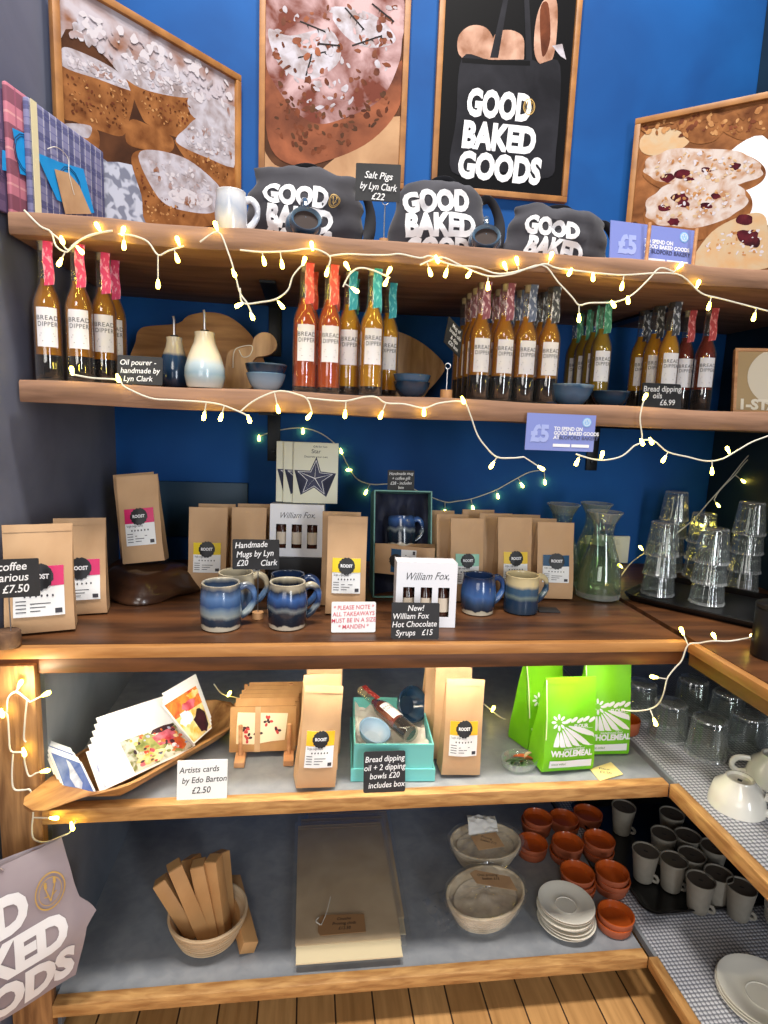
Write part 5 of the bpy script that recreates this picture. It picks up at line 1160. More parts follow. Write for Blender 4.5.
# glass dish of dried herbs
p = at(519, 766, Z=Z4); t = thing('glass_dish', 'small clear oval dish of dried herbs on the grey shelf', 'dish', (p.x, p.y, Z4+.001), .3)
b = MB(); b.lathe([(0, 0), (.036, 0), (.042, .006), (.044, .020), (.042, .020), (.040, .008), (.034, .003), (0, .003)], 28, sy=.78); b.build('dish', glass('dish_glass', (246, 250, 246), .95, .05, .12, .3, .35), t)
for i, (x, y, a, c) in enumerate(((-.012, .004, .6, (52, 84, 44)), (.0, -.002, 1.1, (40, 70, 40)), (.014, .006, 2.2, (196, 96, 40)), (.01, -.012, .2, (120, 80, 40)), (-.016, -.008, 2.6, (66, 90, 50)), (.022, -.002, .5, (210, 180, 150)))):
    b = MB(); b.grid(lambda u_, v_: Vector(((u_-.5)*.044, (v_-.5)*.011*math.sin(u_*math.pi*.9+.15), .004*math.sin(u_*3)+.002*math.cos(v_*6))), 8, 3); o = b.build('herb_leaf', M('herb%d' % i, c, .7), t); o.location = (x, y, .008+.0026*i); o.rotation_euler = (.3*math.sin(i*2), .2, a)
# green flour bags
m_flour = M('lime_paper', (124, 204, 22), .45, n=8, rgb2=(106, 188, 14), bump=.15)
def flour(label, loc, rz, w, d, h, seed, roll=0):
    t = coffee_bag(label, loc, rz, w, d, h, 'gold', -1, roll, seed, False, 'flour_bag', body=m_flour); t['category'] = 'flour bag'
    R = Matrix.Rotation(math.radians(-1), 4, 'X') @ Matrix.Rotation(math.radians(roll), 4, 'Y'); up = Vector((0, 0, abs(math.sin(math.radians(roll)))*w/2+abs(math.sin(math.radians(1)))*d/2+.0006))
    dep = lambda s: d/2*(1-max(0, s-.12)**1.25*.97/.88**1.25) if s > .12 else d/2*(.94+.06*min(1, s/.04))
    def f(x, z, e):
        s = max(0, min(1, z/h)); u = x/(w/2); k = noise.noise(Vector((x*22, z*16, seed*7.3)))*.0035*min(1, s*4); bul = .006*(1-u*u)*math.sin(min(1, s*1.1)*math.pi)
        return R @ Vector((x*(1-.03*math.sin(s*math.pi)), -d*.10*s-dep(s)-bul+k-e, z))+up
    W2 = w/2; b = MB()
    b.text('WHOLEMEAL', h*.062, f, w*.02, h*.185, .0028, 0, bold=.05, xs=.92, cut=.01)
    b.text('stoneground flour', h*.028, f, w*.06, h*.255, .0028, 0, bold=.01, xs=.9)
    b.shape([(-W2*.80, h*.055), (W2*.86, h*.055), (W2*.86, h*.135), (-W2*.80, h*.135)], f, .0028, 0, cut=.012)
    # leaf stripes fanning from a small ring
    cx, cz = -W2*.52, h*.545
    for a0, a1, r0, r1 in ((-98, -88, .14, .50), (-82, -72, .14, .52), (-66, -55, .12, .60), (-50, -40, .12, .68), (-36, -26, .12, .74), (-20, -10, .16, .70)):
        r0 *= h*.72; r1 *= h*.72; pts = []
        for k in range(7): a = math.radians(a0+(a1-a0)*.15+(a1-a0)*.7*(k/6)*0); s = k/6; r = r0+(r1-r0)*s; wv = .010*math.sin(min(1, s*1.15)*math.pi*.85)+.002; pts.append((cx+r*math.cos(a)-wv*.5*math.sin(a), cz+r*math.sin(a)+wv*.5*math.cos(a)))
        for k in range(6, -1, -1): a = math.radians(a0+(a1-a0)*.15); s = k/6; r = r0+(r1-r0)*s; wv = .010*math.sin(min(1, s*1.15)*math.pi*.85)+.002; pts.append((cx+r*math.cos(a)+wv*.5*math.sin(a), cz+r*math.sin(a)-wv*.5*math.cos(a)))
        pts = [(max(-W2*.93, min(W2*.93, x)), max(h*.29, z)) for x, z in pts]; b.shape(pts, f, .0028, 0, cut=.014)
    for k in range(8):
        a = 2*math.pi*k/8; b.shape(ell(cx+.012*math.cos(a), cz+.012*math.sin(a), .0062, .0030, 8, a), f, .0028)
    for k in range(5): b.shape(ell(-W2*.18+k*W2*.25, h*(.56+.012*(k % 2)), .010, .0042, 9, .5), f, .0028)
    b.text('FLOUR', h*.036, f, W2*.36, h*.485, .0028, 0, bold=.04, xs=1.1)
    b.shape([(-W2*.0, h*.47), (W2*.86, h*.475), (W2*.86, h*.478), (-W2*.0, h*.473)], f, .0028)
    b.build('print', m_white, t, recalc=False)
    b = MB(); b.tube([f(-W2*.985, h*(.36+.62*k/8), .003) for k in range(9)], .0011, 5); b.build('side_fold', M('cream_fold', (236, 240, 206), .6), t)
    b = MB(); b.text('stone milled', h*.026, f, -W2*.45, h*.085, .0034, 0, xs=.9); b.build('small_print', M('green_ink', (70, 140, 20), .5), t, recalc=False)
    return t
p = at(566, 773, Z=Z4); flour('green wholemeal flour bag, front one of the three', (p.x, p.y+.035, Z4+.001), .10, .124, .07, .205, 61, 2)
p = at(607, 757, Z=Z4); flour('green wholemeal flour bag, right one behind the front bag', (p.x, p.y+.040, Z4+.001), -.02, .112, .07, .215, 63)
p = at(545, 750, Z=Z4); flour('green wholemeal flour bag, left one behind the front bag', (p.x-.004, p.y+.050, Z4+.001), .35, .112, .07, .215, 65)
c = at(605, 772, Z=Z4); m_ycard = M('yellow_card', (236, 214, 140), .6)
q = [at(*x, Z=Z4+.002) for x in ((590, 769), (611, 762), (623, 774), (600, 781))]
t = thing('price_card', 'small yellow card lying before the green flour bags', 'card', (c.x, c.y, Z4+.0022)); b = MB(); b.slab([Vector((x.x-c.x, x.y-c.y, 0)) for x in q], .0014, (0, 0, 1)); b.build('panel', m_ycard, t)
fg = lambda x, z, e: Vector((x*.95+z*.3, z*.95-x*.3, e)); b = MB(); b.text('Flour', .008, fg, 0, .004, .0006, 0); b.text('£2.50', .008, fg, 0, -.010, .0006, 0); b.build('writing', m_pen, t, recalc=False)
# terracotta
m_terra = M('terracotta', (202, 96, 36), .25, n=12, rgb2=(176, 76, 26), coat=.35); m_terra_o = M('terracotta_raw', (190, 104, 70), .6, n=12, rgb2=(170, 88, 56))
def make_terra(R=.043, H=.026):
    b = MB(); b.lathe([(0, 0), (R*.86, 0), (R*.92, .003), (R, H-.002), (R*.99, H), (R*.93, H), (R*.90, H-.003), (R*.83, .006), (0, .005)], 34, m=[1, 1, 1, 1, 0, 0, 0, 0, 0]); return b.build('terracotta_dish', [m_terra, m_terra_o])
p = at(624, 735, Z=Z4); dsh = make_terra(.036, .034); dsh.name = 'terracotta_pot'; dsh.location = (p.x+.012, p.y+.02, Z4+.001); tag(dsh, 'small terracotta pot behind the green flour bags on the upper shelf', 'pot')
# upturned tumblers on the mat
tb2 = make_tumbler(.046, .037, .092); f2 = [False]
for px, py, lb in ((640, 716, 'leftmost one at the rear behind the flour bags'), (669, 738, 'second from left, front of the left pair'), (692, 712, 'rear one right of the left pair'), (708, 756, 'frontmost one in the middle'), (727, 727, 'behind the frontmost one'), (747, 752, 'right of the frontmost one'), (778, 750, 'cut by the right picture edge')):
    q = at(px, py, Z=Z4); tumbler((q.x, q.y+.008, Z4+.0012), 'clear upturned tumbler on the studded mat, '+lb, 'tumblers on the studded mat', tb2, f2, px*.1)
m_china = M('white_china', (238, 234, 222), .2, coat=.4)
def upcup(label, loc, rz, s=1.0):
    t = thing('cup', label, 'cup', loc, rz, 'upturned white cups'); b = MB(); k = s
    b.lathe([(0, .056*k), (.022*k, .056*k), (.0235*k, .062*k), (.027*k, .062*k), (.029*k, .056*k), (.046*k, .040*k), (.052*k, .018*k), (.0535*k, 0), (.0515*k, 0), (.050*k, .018*k), (.044*k, .037*k), (.028*k, .052*k), (0, .053*k)], 36); b.build('bowl', m_china, t)
    b = MB(); b.tube(spline([(.050*k, 0, .010*k), (.068*k, 0, .006*k), (.080*k, 0, .018*k), (.072*k, 0, .036*k), (.046*k, 0, .041*k)], 6), .0058*k, 10, flat=1.3); b.build('handle', m_china, t)
    b = MB(); b.box((0, 0, .0562*k), (.008, .008, .0006)); b.build('base_mark', M('mark_ink', (60, 62, 66), .5), t); return t
p = at(734, 806, Z=Z4); upcup('upturned white cup with handle towards the viewer on studded mat', (p.x+.005, p.y, Z4+.0012), -.85)
p = at(779, 787, Z=Z4); upcup('upturned white cup at the picture edge behind the other cup', (p.x, p.y+.02, Z4+.0012), 2.6)
# ------------------------------------------------------------ lowest shelf
m_cane = M('cane', (214, 190, 156), .7, n=10, rgb2=(190, 160, 122), stretch=(1, 1, 9)); m_linen = M('linen', (236, 222, 198), .9, n=60, rgb2=(220, 204, 178), bump=.2)
def basket(name, label, loc, R, H, sx, sy, rz, mat):
    b = MB(); b.lathe([(0, 0), (R*.58, 0), (R*.66, .004), (R*.80, H*.38), (R*.93, H*.75), (R, H-.003), (R*.985, H), (R*.94, H), (R*.91, H-.006), (R*.84, H*.72), (R*.70, H*.34), (R*.52, .010), (0, .008)], 40, sx=sx, sy=sy)
    t = thing(name, label, 'basket', loc, rz); b.build('bowl', mat, t)
    b = MB()
    for k in range(1, 7):
        s = k/7; r = R*(.66+.33*s**.8)+.0012; b.tube([(sx*r*math.cos(2*math.pi*i/40), sy*r*math.sin(2*math.pi*i/40), .004+H*.93*s) for i in range(41)], .0016, 5, caps=False)
    b.build('coil', mat, t); return t
p = at(207, 945, Z=Z5); bx = Vector((p.x, p.y+.02, Z5+.001)); basket('proving_basket', 'round cream proving basket holding kraft cartons on the lowest shelf', bx, .088, .072, 1, 1, 0, m_cane)
m_carton = M('kraft_carton', (204, 156, 102), .6, n=10, rgb2=(186, 138, 86))
def bar(label, a, b_, w, dp, roll=0):
    a, b_ = Vector(a), Vector(b_); dv = (b_-a); L = dv.length; dv.normalize(); m = dv.to_track_quat('Z', 'Y').to_matrix()
    t = thing('carton', label, 'carton', a, 0, 'long kraft cartons'); t.rotation_euler = (m @ Matrix.Rotation(roll, 3, 'Z')).to_euler()
    b = MB(); b.box((0, 0, L/2), (w, dp, L), bevel=.001); b.build('body', m_carton, t)
    b = MB(); b.box((0, 0, L+.0004), (w*.86, dp*.86, .0008)); b.build('end_flap', M('kraft_carton_end', (196, 152, 100), .6), t)
    b = MB(); b.box((0, -dp/2-.0003, L*.5), (w*.10, .0006, L*.98)); b.build('seam', M('kraft_seam', (150, 108, 64), .6), t); return t
def inb(px, py, dz=.014): q = at(px, py, Z=Z5+dz); return q
for (x0, y0), (x1, y1), yt, lb in (((194, 934), (160, 880), .00, 'leaning furthest left out of the proving basket'), ((206, 940), (174, 865), -.02, 'second from left in the proving basket'), ((206, 926), (191, 857), .035, 'rear one in the proving basket'),
                                  ((214, 938), (198, 863), -.005, 'in the middle front of the proving basket'), ((223, 936), (213, 858), .0, 'right of the middle one in the proving basket'), ((226, 924), (220, 852), .035, 'rear right one in the proving basket')):
    a = inb(x0, y0); tp = at(x1, y1, Y=a.y+yt+.02); bar('long kraft carton '+lb, a, tp, .034, .030, .4)
a = at(249, 948, Z=Z5+.018); tp = at(236, 896, Z=Z5+.035); tp = a+(tp-a); bar('long kraft carton lying beside the proving basket', a, a+(tp-a)*1.35, .034, .030, .3)
# flat packs of proving cloth
m_cloth = M('cotton_cloth', (202, 178, 142), .9, n=9, rgb2=(184, 158, 122), bump=.15); m_film = glass('film', (254, 254, 254), .5, .10, .08, .3)
a0, a1 = at(350, 975, Z=Z5), at(352, 843, Z=Z5); wd = (at(410, 970, Z=Z5)-at(292, 977, Z=Z5)).length
for k, (dy, dx, lb) in enumerate(((.080, .020, 'cloth pack in clear film, lowest of the flat stack'), (.042, .004, 'cloth pack in clear film, middle of the flat stack'), (0, 0, 'cloth pack with kraft tag in clear film, top of the flat stack'))):
    zz = Z5+.001+.0105*k; L = .44; Wd = wd*.93; t = thing('cloth_pack', lb, 'cloth', (a0.x+dx, a0.y+.010+dy, zz), -.02*(1-k*.5), 'flat packs of cloth')
    b = MB(); b.grid(lambda u_, v_: Vector(((u_-.5)*Wd, .045+(L-.045)*v_, .0065+.0012*noise.noise(Vector((u_*4, v_*6, k*3.))))), 16, 24); b.grid(lambda u_, v_: Vector(((u_-.5)*Wd, .045+(L-.045)*v_, .001)), 2, 2)
    g2 = [v for v in b.bm.verts]
    b2 = MB(); b2.box((0, .045+(L-.045)/2, .0035), (Wd, L-.045, .006), bevel=.002); b.bm.free(); b2.build('cloth', m_cloth, t)
    b = MB()
    for z_, y_ in ((.0072, L-.004), (.0072, L-.016)): b.box((0, y_, z_), (Wd*.98, .0016, .0008))
    b.build('hem', M('cloth_hem', (160, 134, 98), .9), t)
    b = MB(); b.box((0, .024, .0022), (Wd*.98, .046, .003)); b.build('paper_insert', M('cream_paper', (240, 222, 180), .7), t)
    b = MB(); b.grid(lambda u_, v_: Vector(((u_-.5)*wd, -.012+(L+.024)*v_, .0082+.0012*noise.noise(Vector((u_*9, v_*14, k*5.))))), 18, 30); b.build('film', m_film, t)
    if k == 2:
        b = MB(); b.slab([Vector((x, y, .0118)) for x, y in ((-.066, .106), (-.058, .116), (.040, .112), (.040, .062), (-.062, .060), (-.068, .070))], .001, (0, 0, 1)); b.build('kraft_tag', M('dark_kraft_tag', (158, 118, 78), .7), t)
        ft = lambda x, z, e: Vector((x, z, .0118+e)); b = MB()
        for s, y in (('Couche', .098), ('Proving cloth', .085), ('£12.50', .072)): b.text(s, .008, ft, -.008, y, .0006, 0, xs=.9, shear=.2)
        b.build('tag_writing', m_pen, t, recalc=False); b = MB(); b.tube(spline([(-.060, .088, .0128), (-.048, .118, .0135), (-.04, .150, .0125), (-.036, .168, .0125)]), .0009, 5); b.tube(spline([(-.062, .088, .0128), (-.072, .098, .0135), (-.066, .108, .013)]), .0012, 5); b.build('string', m_string, t)
# proving baskets wrapped in film
m_linen2 = M('floured_linen', (232, 216, 188), .85, n=30, rgb2=(212, 192, 160), bump=.15)
def wrapped(label, px, py, R, H, rz, seed, ear):
    p = at(px, py, Z=Z5); t = basket('proving_basket', label, (p.x, p.y, Z5+.001), R, H, 1.12, .84, rz, m_linen2)
    b = MB(); b.grid(lambda u_, v_: Vector((1.12*R*.80*v_*math.cos(2*math.pi*u_), .84*R*.80*v_*math.sin(2*math.pi*u_), .046-.012*v_**2+.016*v_**6+.005*noise.noise(Vector((math.cos(u_*6.283)*v_*3, math.sin(u_*6.283)*v_*3, seed))))), 36, 12, closed_u=True); b.build('linen_liner', m_linen, t)
    b = MB()
    def film(u_, v_):
        a = 2*math.pi*u_; n1 = noise.noise(Vector((math.cos(a)*4, math.sin(a)*4, v_*6+seed)))
        if v_ < .5: s = v_*2; r = R*1.0*s; z = H+.010-.012*s+.007*n1
        else: s = (v_-.5)*2; r = R*(1.05-.30*s)+.006*n1; z = (H-.004)*(1-s)+.006
        return Vector((1.12*r*math.cos(a)*1.02, .84*r*math.sin(a)*1.02, max(z, .004)))
    b.grid(film, 60, 24, closed_u=True); e = Vector(ear)
    b.grid(lambda u_, v_: Vector((e.x*(.8+.55*v_)+.02*(u_-.5), e.y*(.8+.45*v_)+(.09-.02*v_)*(u_-.5)*(1+.4*v_), H*.75-.02*v_+.010*noise.noise(Vector((u_*8, v_*8, seed+2))))), 14, 10); b.build('film', m_film, t); return t, p
t, p = wrapped('oval proving basket in clear film, front one beside the saucers', 484, 916, .094, .068, .45, 3, (-.10, .03, 0))
def tagk(t, pts, z, lines, tilt):
    b = MB(); b.slab([Vector((x, y, z+(y)*tilt)) for x, y in pts], .001, (0, -tilt, 1)); b.build('kraft_tag', m_kraft, t)
    ft = lambda x, y, e: Vector((x, y, z+y*tilt+e)); b = MB(); cx = sum(x for x, y in pts)/len(pts); cy = sum(y for x, y in pts)/len(pts)
    for i, s in enumerate(lines): b.text(s, .008, ft, cx, cy+.008-.013*i, .0006, 0, xs=.85, shear=.2, rot=-.5)
    b.build('tag_writing', m_pen, t, recalc=False)
tagk(t, ((-.008, .050), (.010, .052), (.072, -.006), (.058, -.046), (-.014, .018)), .080, ('Oval proving', 'basket £15'), .05)
t, p = wrapped('oval proving basket in clear film, rear one with white cloth inside', 484, 862, .088, .066, .1, 8, (.10, .02, 0))
tagk(t, ((-.044, .000), (.030, .004), (.034, -.046), (-.040, -.048)), .082, ('Proving', 'basket £15'), .1)
b = MB(); b.grid(lambda u_, v_: Vector((-.045+.085*u_+.01*v_, .010+.05*v_, .078+.028*math.sin(v_*2.2)*(1-.5*u_)+.006*noise.noise(Vector((u_*6, v_*6, 2))))), 14, 12); b.build('white_cloth', M('white_cotton', (232, 230, 226), .9), t)
# saucers
def make_plate(R, H=.014, well=.35):
    b = MB(); b.lathe([(0, .002), (R*.50, .0), (R*.54, .0005), (R*.58, .003), (R*.86, H*.72), (R, H), (R*.995, H+.0015), (R*.96, H+.001), (R*.84, H*.80), (R*.60, H*.42), (R*(well+.06), .0045), (R*(well+.02), .0058), (R*well, .0044), (0, .0044)], 44); return b.build('saucer', m_china)
def stack(src, px, py, n, pitch, z0, labels, group, jit=.004, dx=0, dy=0, seed=1, cat='saucer'):
    rr = random.Random(seed); p = at(px, py, Z=z0)
    for k in range(n):
        o = src if k == 0 and not src.get('label') else src.copy()
        if o is not src: COL.objects.link(o)
        o.location = (p.x+rr.uniform(-jit, jit)+dx*k, p.y+rr.uniform(-jit, jit)+dy*k, z0+.001+pitch*k); tag(o, labels(k, n), cat, group)
nm = lambda where: (lambda k, n: 'white saucer, %s of the stack %s' % ('top' if k == n-1 else ORD[k]+' from bottom', where))
sc_ = make_plate(.066); stack(sc_, 566, 925, 7, .0078, Z5, nm('beside the terracotta dishes'), 'saucers by the terracotta dishes', dx=-.0010, dy=.001)
pl = make_plate(.088, .018); pl.name = 'plate'
stack(pl, 762, 1004, 3, .0085, Z5+.0005, lambda k, n: 'white plate, %s of the front right stack on the mat' % ('top' if k == 2 else 'middle' if k else 'bottom'), 'plates on the mat', dx=-.002, seed=3, cat='plate')
pl2 = pl.copy(); COL.objects.link(pl2); del pl2['label']
stack(pl2, 806, 935, 5, .0085, Z5+.0005, lambda k, n: 'white plate, %s of the stack at the right picture edge' % ('top' if k == 4 else ORD[k]+' from bottom'), 'plates at the picture edge', seed=5, cat='plate')
# terracotta dishes
td = make_terra(.0425, .0225)
for px, py, n, lb in ((537, 816, 3, 'stack beside the wrapped baskets at the very back'), (564, 817, 2, 'small pile at the back middle'), (588, 812, 2, 'pile at the back right'), (531, 842, 2, 'pile in front of the back left stack'), (567, 841, 3, 'stack in the second row middle'), (598, 838, 3, 'stack in the second row right'),
                      (579, 872, 4, 'tall stack behind the saucers'), (613, 872, 3, 'stack beside the black tray'), (615, 912, 2, 'front pile nearest the shelf edge')):
    zt = Z5+.0148*(n-1)+.0225; stack(td, 0, 0, 0, 0, 0, None, ''); p = at(px, py, Z=zt); rr = random.Random(px)
    for k in range(n):
        o = td if not td.get('label') else td.copy()
        if o is not td: COL.objects.link(o)
        o.location = (p.x+rr.uniform(-.004, .004), p.y+rr.uniform(-.004, .004), Z5+.0008+.0148*k); tag(o, 'terracotta dish, %s of the %s' % ('top' if k == n-1 else ORD[k]+' from bottom', lb), 'dish', 'stacked terracotta dishes')
# black tray with grey beakers
p = at(651, 917, Z=Z5+.004); make_tray('black tray of grey beakers on the lowest studded mat', (p.x+.155, p.y+.215, Z5+.0012), .02, .35, .44)
m_bk = M('grey_stoneware', (150, 144, 132), .55, n=14, rgb2=(122, 116, 106)); m_lid = M('dark_lid', (84, 76, 68), .6)
bk = None
for px, py, lb in ((646, 850, 'leftmost of the front row'), (674, 859, 'second from left in the front row'), (701, 879, 'nearest to the tray front edge'), (719, 873, 'right of the nearest one'), (692, 854, 'in the centre of the group'), (664, 833, 'left one of the middle row'), (688, 835, 'right one of the middle row'), (672, 813, 'rearmost of the group'), (714, 846, 'right of centre under the oak edging'), (742, 886, 'rightmost under the oak edging'), (624, 806, 'alone at the far back left')):
    q = at(px, py, Z=Z5+.0075+.082)
    if bk is None:
        t = thing('beaker', 'x', 'beaker'); t.scale = (1.13, 1.13, 1.0); b = MB(); b.lathe([(0, 0), (.0205, 0), (.0215, .003), (.0245, .035), (.0295, .076), (.0305, .082), (.0285, .082), (.0275, .077), (.0275, .0765)], 30); b.build('body', m_bk, t)
        b = MB(); b.lathe([(0, .0785), (.0268, .0785), (.0274, .077), (.0270, .074), (0, .074)], 28); b.build('lid', m_lid, t)
        b = MB(); b.box((0, 0, .0789), (.009, .0035, .0006), bevel=.0002); b.build('slot', m_badge, t); bk = t; o = t
        b = MB(); b.tube(spline([(.0205, 0, .004), (.029, 0, .004), (.032, 0, .010), (.028, 0, .018), (.0222, 0, .020)]), .004, 8); b.build('thumb_rest', m_bk, t)
        o.location = (q.x, q.y, Z5+.0075)
    else: o = dup(bk, (q.x, q.y, Z5+.0075))
    o.rotation_euler.z = -.6+.1*math.sin(px); tag(o, 'grey lidded beaker on low black tray, '+lb, 'beaker', 'grey beakers on the low tray')
# canvas bag hanging at the left
u = Vector((.74, .67, 0)).normalized(); n = Vector((u.y, -u.x, 0)); TR = at(62, 838, Y=1.072); O = Vector(TR)
t = thing('shopping_bag', 'pale lilac canvas shopping bag with white lettering hanging at lower left', 'shopping bag', (TR.x, TR.y, 0), math.atan2(u.y, u.x))
m_can = M('lilac_canvas', (166, 154, 158), .9, n=5, rgb2=(146, 134, 142), bump=.15)
zt = TR.z; hb = .30; wb = .40
def bagf(x, z, e):
    s = (zt-z)/hb; k = noise.noise(Vector((x*9, z*9, 3)))
    return Vector((x, -.022*math.sin(min(1, max(0, s))*math.pi)-.012*k-e+.0, z))
edge = lambda s: .012*math.sin(s*5)+.045*max(0, (s-.35))**1.0*(1 if s < .62 else 0)+(.01215 if s >= .62 else 0)
def xr(s):
    pts = ((0, 0), (.12, .004), (.30, .012), (.42, .02), (.52, .042), (.58, .050), (.64, .030), (.8, .022), (1, .012))
    for i in range(len(pts)-1):
        if pts[i][0] <= s <= pts[i+1][0]: a = (s-pts[i][0])/(pts[i+1][0]-pts[i][0]); return pts[i][1]+(pts[i+1][1]-pts[i][1])*a
    return 0
zb_ = .98
b = MB(); b.grid(lambda i, j: bagf(-wb+(wb+xr(1-j))*i, zt-hb*(1-j), 0), 34, 26); b.grid(lambda i, j: bagf(-wb+(wb+xr(1-j))*i, zt-hb*(1-j), 0)+Vector((0, .022*math.sin(i*math.pi)+.0025, 0)), 34, 26)
b.build('bag_body', m_can, t)
b = MB(); k_ = .064
for s, xe, z, in (('GOOD', -.085, .105), ('BAKED', -.012, .205), ('GOODS', -.004, .300)):
    pass
TX = dict(bold=.058, xs=.76, align='RIGHT', cut=.02)
b.text('GOOD', .066, bagf, -.068, zt-.118, .0020, 0, **TX); b.text('BAKED', .066, bagf, -.006, zt-.200, .0020, 0, **TX); b.text('GOODS', .066, bagf, .006, zt-.282, .0020, 0, **TX)
b.build('lettering', m_white, t, recalc=False)
b = MB(); emblem(b, bagf, -.030, zt-.082, .026, .036, 0, .0022, ring=.08); b.build('emblem', m_gold, t, recalc=False)
b = MB(); b.tube(spline([(-.10, .004, zt-.01), (-.13, .008, zt+.02), (-.20, .012, zt+.05), (-.28, .008, zt+.02), (-.31, .004, zt-.01)]), .010, 8, flat=.35); b.build('strap', m_can, t)
ap = TR-u*.20+Vector((0, 0, .048)); hk = thing('wall_hook', 'dark metal hook carrying the lilac canvas bag at lower left', 'hook', (ap.x, 1.089, ap.z))
b = MB(); b.box((0, -.002, .01), (.03, .004, .05), bevel=.001); b.build('plate', m_steel, hk)
b = MB(); L_ = 1.089-ap.y; b.tube(spline([(0, -.003, .0), (0, -L_*.6, -.006), (0, -L_-.002, -.010), (0, -L_-.022, -.004), (0, -L_-.026, .014)], 5), .004, 8); b.build('arm', m_steel, hk)
# ------------------------------------------------------------ fairy lights
m_wirew = M('white_cable', (226, 222, 206), .5); m_bulb = M('warm_bulb', (255, 228, 92), .4, emit=26); m_bcap = M('bulb_cap', (240, 232, 200), .5)
def mk(name, build):
    b = MB(); build(b); o = b.build(name, BM); return o
bulb_mesh = None
def fairy(label, wires, bulbs, Y=None, Z=None, X=None, r=.0016):
    """wires: pixel polylines traced on the photograph, put at their own depth; bulbs: (px, py, angle)"""
    global bulb_mesh
    pos = lambda q: at(q[0], q[1], **({'Y': q[2]} if len(q) > 2 and q[2] else dict(Y=Y) if Y else dict(Z=Z) if Z else dict(X=X)))
    o0 = Vector(pos(wires[0][0])); t = thing('fairy_lights', label, 'fairy lights', o0)
    b = MB()
    for w in wires: b.tube(spline([Vector(pos(q))-o0 for q in w], 4), r, 6)
    allw = [Vector(pos(q))-o0 for w in wires for q in spline2(w)]
    for q in bulbs:
        p = Vector(pos(q))-o0; c = min(allw, key=lambda a: (a-p).length)
        if (c-p).length > .004: b.tube([c, p+(c-p).normalized()*.004], r*.8, 5)
    b.build('wire', m_wirew, t)
    for q in bulbs:
        p = Vector(pos(q))-o0; c = min(allw, key=lambda a: (a-p).length); d = (p-c) if (p-c).length > .004 else Vector((.3, -.3, -.8)); d.normalize()
        if bulb_mesh is None:
            bb = MB(); bb.lathe([(0, -.008), (.002, -.0078), (.0026, -.004), (.0036, .0), (.0040, .005), (.0026, .0082), (0, .009)], 10); ob = bb.build('bulb', m_bulb); bulb_mesh = ob.data
        else: ob = bpy.data.objects.new('bulb', bulb_mesh); COL.objects.link(ob)
        ob.parent = t; ob.location = p; ob.rotation_euler = d.to_track_quat('Z', 'Y').to_euler()
    return t
def spline2(w):
    o = []
    for i in range(len(w)-1):
        a, c = w[i], w[i+1]
        for k in range(8): s = k/8; o.append(tuple([a[0]+(c[0]-a[0])*s, a[1]+(c[1]-a[1])*s]+([a[2]+(c[2]-a[2])*s] if len(a) > 2 and len(c) > 2 else [])))
    return o+[w[-1]]
fairy('warm fairy lights draped along the top shelf front', [
    [(24, 210), (40, 226), (51, 232), (56, 246), (67, 252), (74, 244), (90, 235), (112, 231), (104, 232), (82, 239), (68, 250), (60, 240), (50, 232)],
    [(118, 234), (134, 236), (148, 242), (158, 255), (168, 251), (184, 246)], [(200, 242), (218, 232), (228, 252), (235, 274), (240, 293), (247, 303), (252, 314)],
    [(240, 250), (262, 252), (291, 251), (304, 249), (318, 250), (330, 257), (328, 268)], [(240, 288), (243, 303), (262, 302), (276, 299), (288, 290), (293, 276), (303, 264)],
    [(330, 256), (347, 254), (368, 255), (388, 255), (400, 254), (420, 258), (430, 256), (443, 262), (458, 266), (476, 267), (500, 274), (530, 268), (545, 264), (556, 268), (571, 270), (596, 273), (624, 275), (660, 273), (682, 276), (701, 293), (722, 299), (768, 311)],
    [(343, 287), (350, 274), (360, 268), (375, 271), (390, 278)], [(420, 265), (434, 259), (445, 258), (462, 266), (488, 276), (512, 274), (542, 265), (558, 282), (572, 297), (579, 305), (590, 303), (615, 302), (632, 295), (648, 280), (660, 268), (674, 272)]],
    [(62, 240), (60, 262), (80, 250), (98, 227), (123, 231), (124, 245), (178, 241), (177, 258), (158, 284), (216, 226), (234, 273), (239, 305), (252, 316), (264, 261), (282, 264), (304, 261), (281, 305), (312, 246), (327, 272), (347, 266), (355, 290), (389, 271), (386, 282), (430, 272), (437, 259), (446, 273), (469, 274), (488, 286), (505, 266), (517, 261), (551, 256), (570, 272), (579, 318), (593, 277), (622, 286), (613, 304), (628, 300), (680, 266), (698, 284), (709, 306), (754, 317)], Y=1.203)
fairy('warm fairy lights draped along the second shelf front', [
    [(70, 374), (92, 378), (118, 380), (125, 387), (150, 398), (172, 400), (204, 402), (222, 405), (240, 412), (248, 416)], [(240, 412), (252, 402), (268, 394), (281, 391), (296, 394), (307, 399), (312, 412)], [(307, 398), (326, 400), (346, 401), (364, 397), (376, 397), (386, 403), (404, 404), (424, 408), (440, 403), (463, 402), (470, 414), (477, 434), (486, 447), (497, 457), (512, 458), (524, 457)],
    [(576, 454), (592, 459), (606, 460), (622, 456), (634, 446), (642, 440), (640, 418), (644, 399)], [(642, 440), (654, 441), (668, 452), (688, 457), (706, 461), (722, 459), (738, 450), (752, 442), (768, 436)]],
    [(72, 371), (118, 378), (204, 416), (221, 417), (249, 419), (278, 409), (309, 416), (345, 414), (381, 415), (424, 412), (463, 400), (492, 465), (541, 468), (577, 462), (602, 455), (645, 397), (642, 442), (651, 441), (664, 459), (712, 471), (728, 450)], Y=1.203)
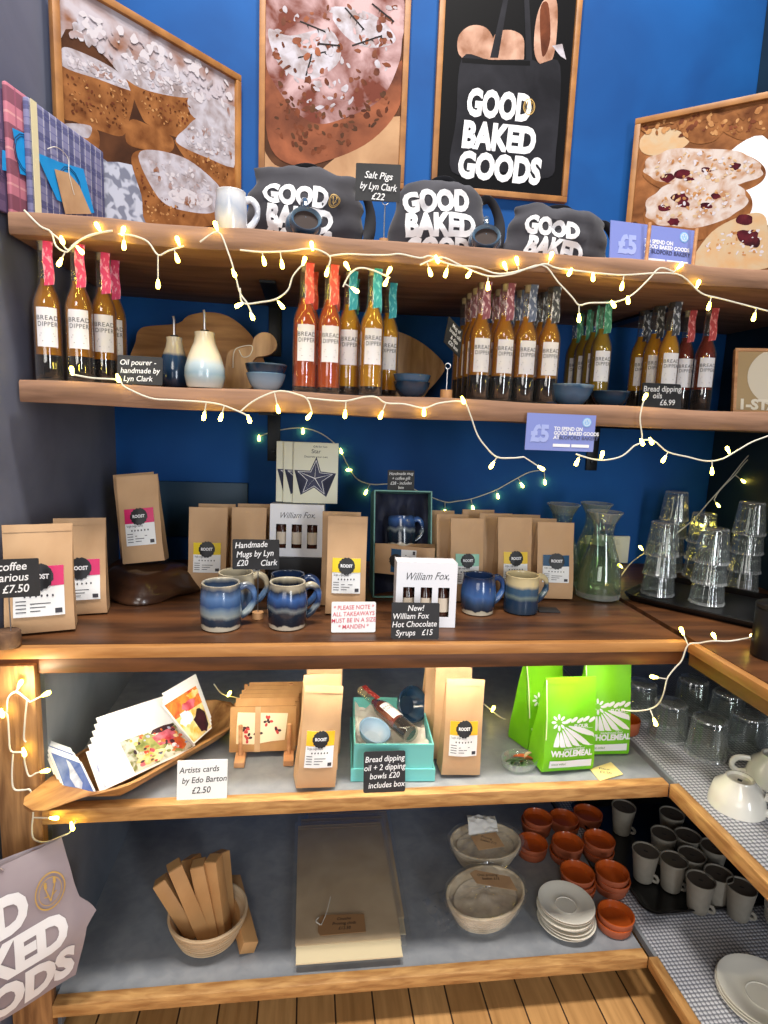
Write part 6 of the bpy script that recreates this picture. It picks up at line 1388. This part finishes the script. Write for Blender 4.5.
fairy('warm fairy lights hung on the blue wall below the second shelf', [[(259, 436), (280, 430), (303, 428), (322, 434), (339, 448), (346, 462), (356, 478), (370, 484), (388, 484), (402, 484), (424, 494), (445, 502), (458, 501), (471, 499), (486, 494), (498, 489), (514, 480), (530, 472), (546, 470)]],
    [(259, 438), (303, 431), (341, 451), (349, 470), (366, 492), (445, 512), (473, 508), (498, 496), (522, 485), (545, 482)], Y=YB-.006)
fairy('warm fairy lights hanging down the dark right wall over the glasses', [[(714, 500), (720, 490), (735, 475), (742, 466), (750, 458), (768, 446), (770, 440), (766, 441), (748, 456), (730, 478), (708, 503), (694, 519), (678, 532), (660, 544), (640, 556), (630, 564), (621, 576)]], [(743, 481), (718, 505), (702, 526), (641, 548), (620, 566)], Y=1.62)
fairy('warm fairy lights trailing over the counter corner and down', [[(753, 637, 1.05), (730, 641, 1.05), (712, 641, 1.06), (700, 643, 1.075), (688, 645, 1.085), (682, 660, 1.085), (674, 669, 1.085), (667, 679, 1.085), (664, 692, 1.085), (659, 703, 1.10), (650, 709, 1.12), (636, 711, 1.14), (622, 710, 1.16)]],
    [(682, 631, 1.105), (714, 636, 1.07), (752, 636, 1.06), (654, 677, 1.085), (655, 722, 1.10)])
fairy('warm fairy lights lying behind the right gold labelled coffee', [[(484, 704), (492, 711), (500, 717), (509, 722), (506, 730), (501, 738), (503, 748), (499, 760), (494, 765), (490, 758), (487, 748)]], [(493, 709), (518, 736), (491, 742), (518, 708)], Y=1.40)
fairy('warm fairy lights wound around the wooden post', [[(0, 713), (7, 714), (9, 735), (11, 751), (23, 753), (25, 764), (29, 776), (36, 773)], [(7, 712), (8, 698), (16, 692), (24, 697), (30, 702)], [(27, 700), (25, 720), (24, 738), (26, 742)], [(13, 754), (12, 775), (14, 789), (24, 790), (30, 790), (33, 802), (33, 816), (32, 828), (34, 839), (46, 842), (62, 836), (70, 832), (76, 820)]],
    [(46, 694), (45, 771), (24, 752), (54, 818), (72, 826), (2, 713), (20, 684)], Y=1.086)
l = bpy.data.lights.new('bulb_glow', 'POINT'); l.energy = .55; l.color = (1, .86, .55); l.shadow_soft_size = .006; o = bpy.data.objects.new('bulb_glow', l); COL.objects.link(o); o.location = at(20, 686, Y=1.072)
fairy('few warm fairy lights glowing behind the card rack', [[(214, 684), (222, 694), (234, 697), (246, 700)]], [(229, 694)], Y=1.50)
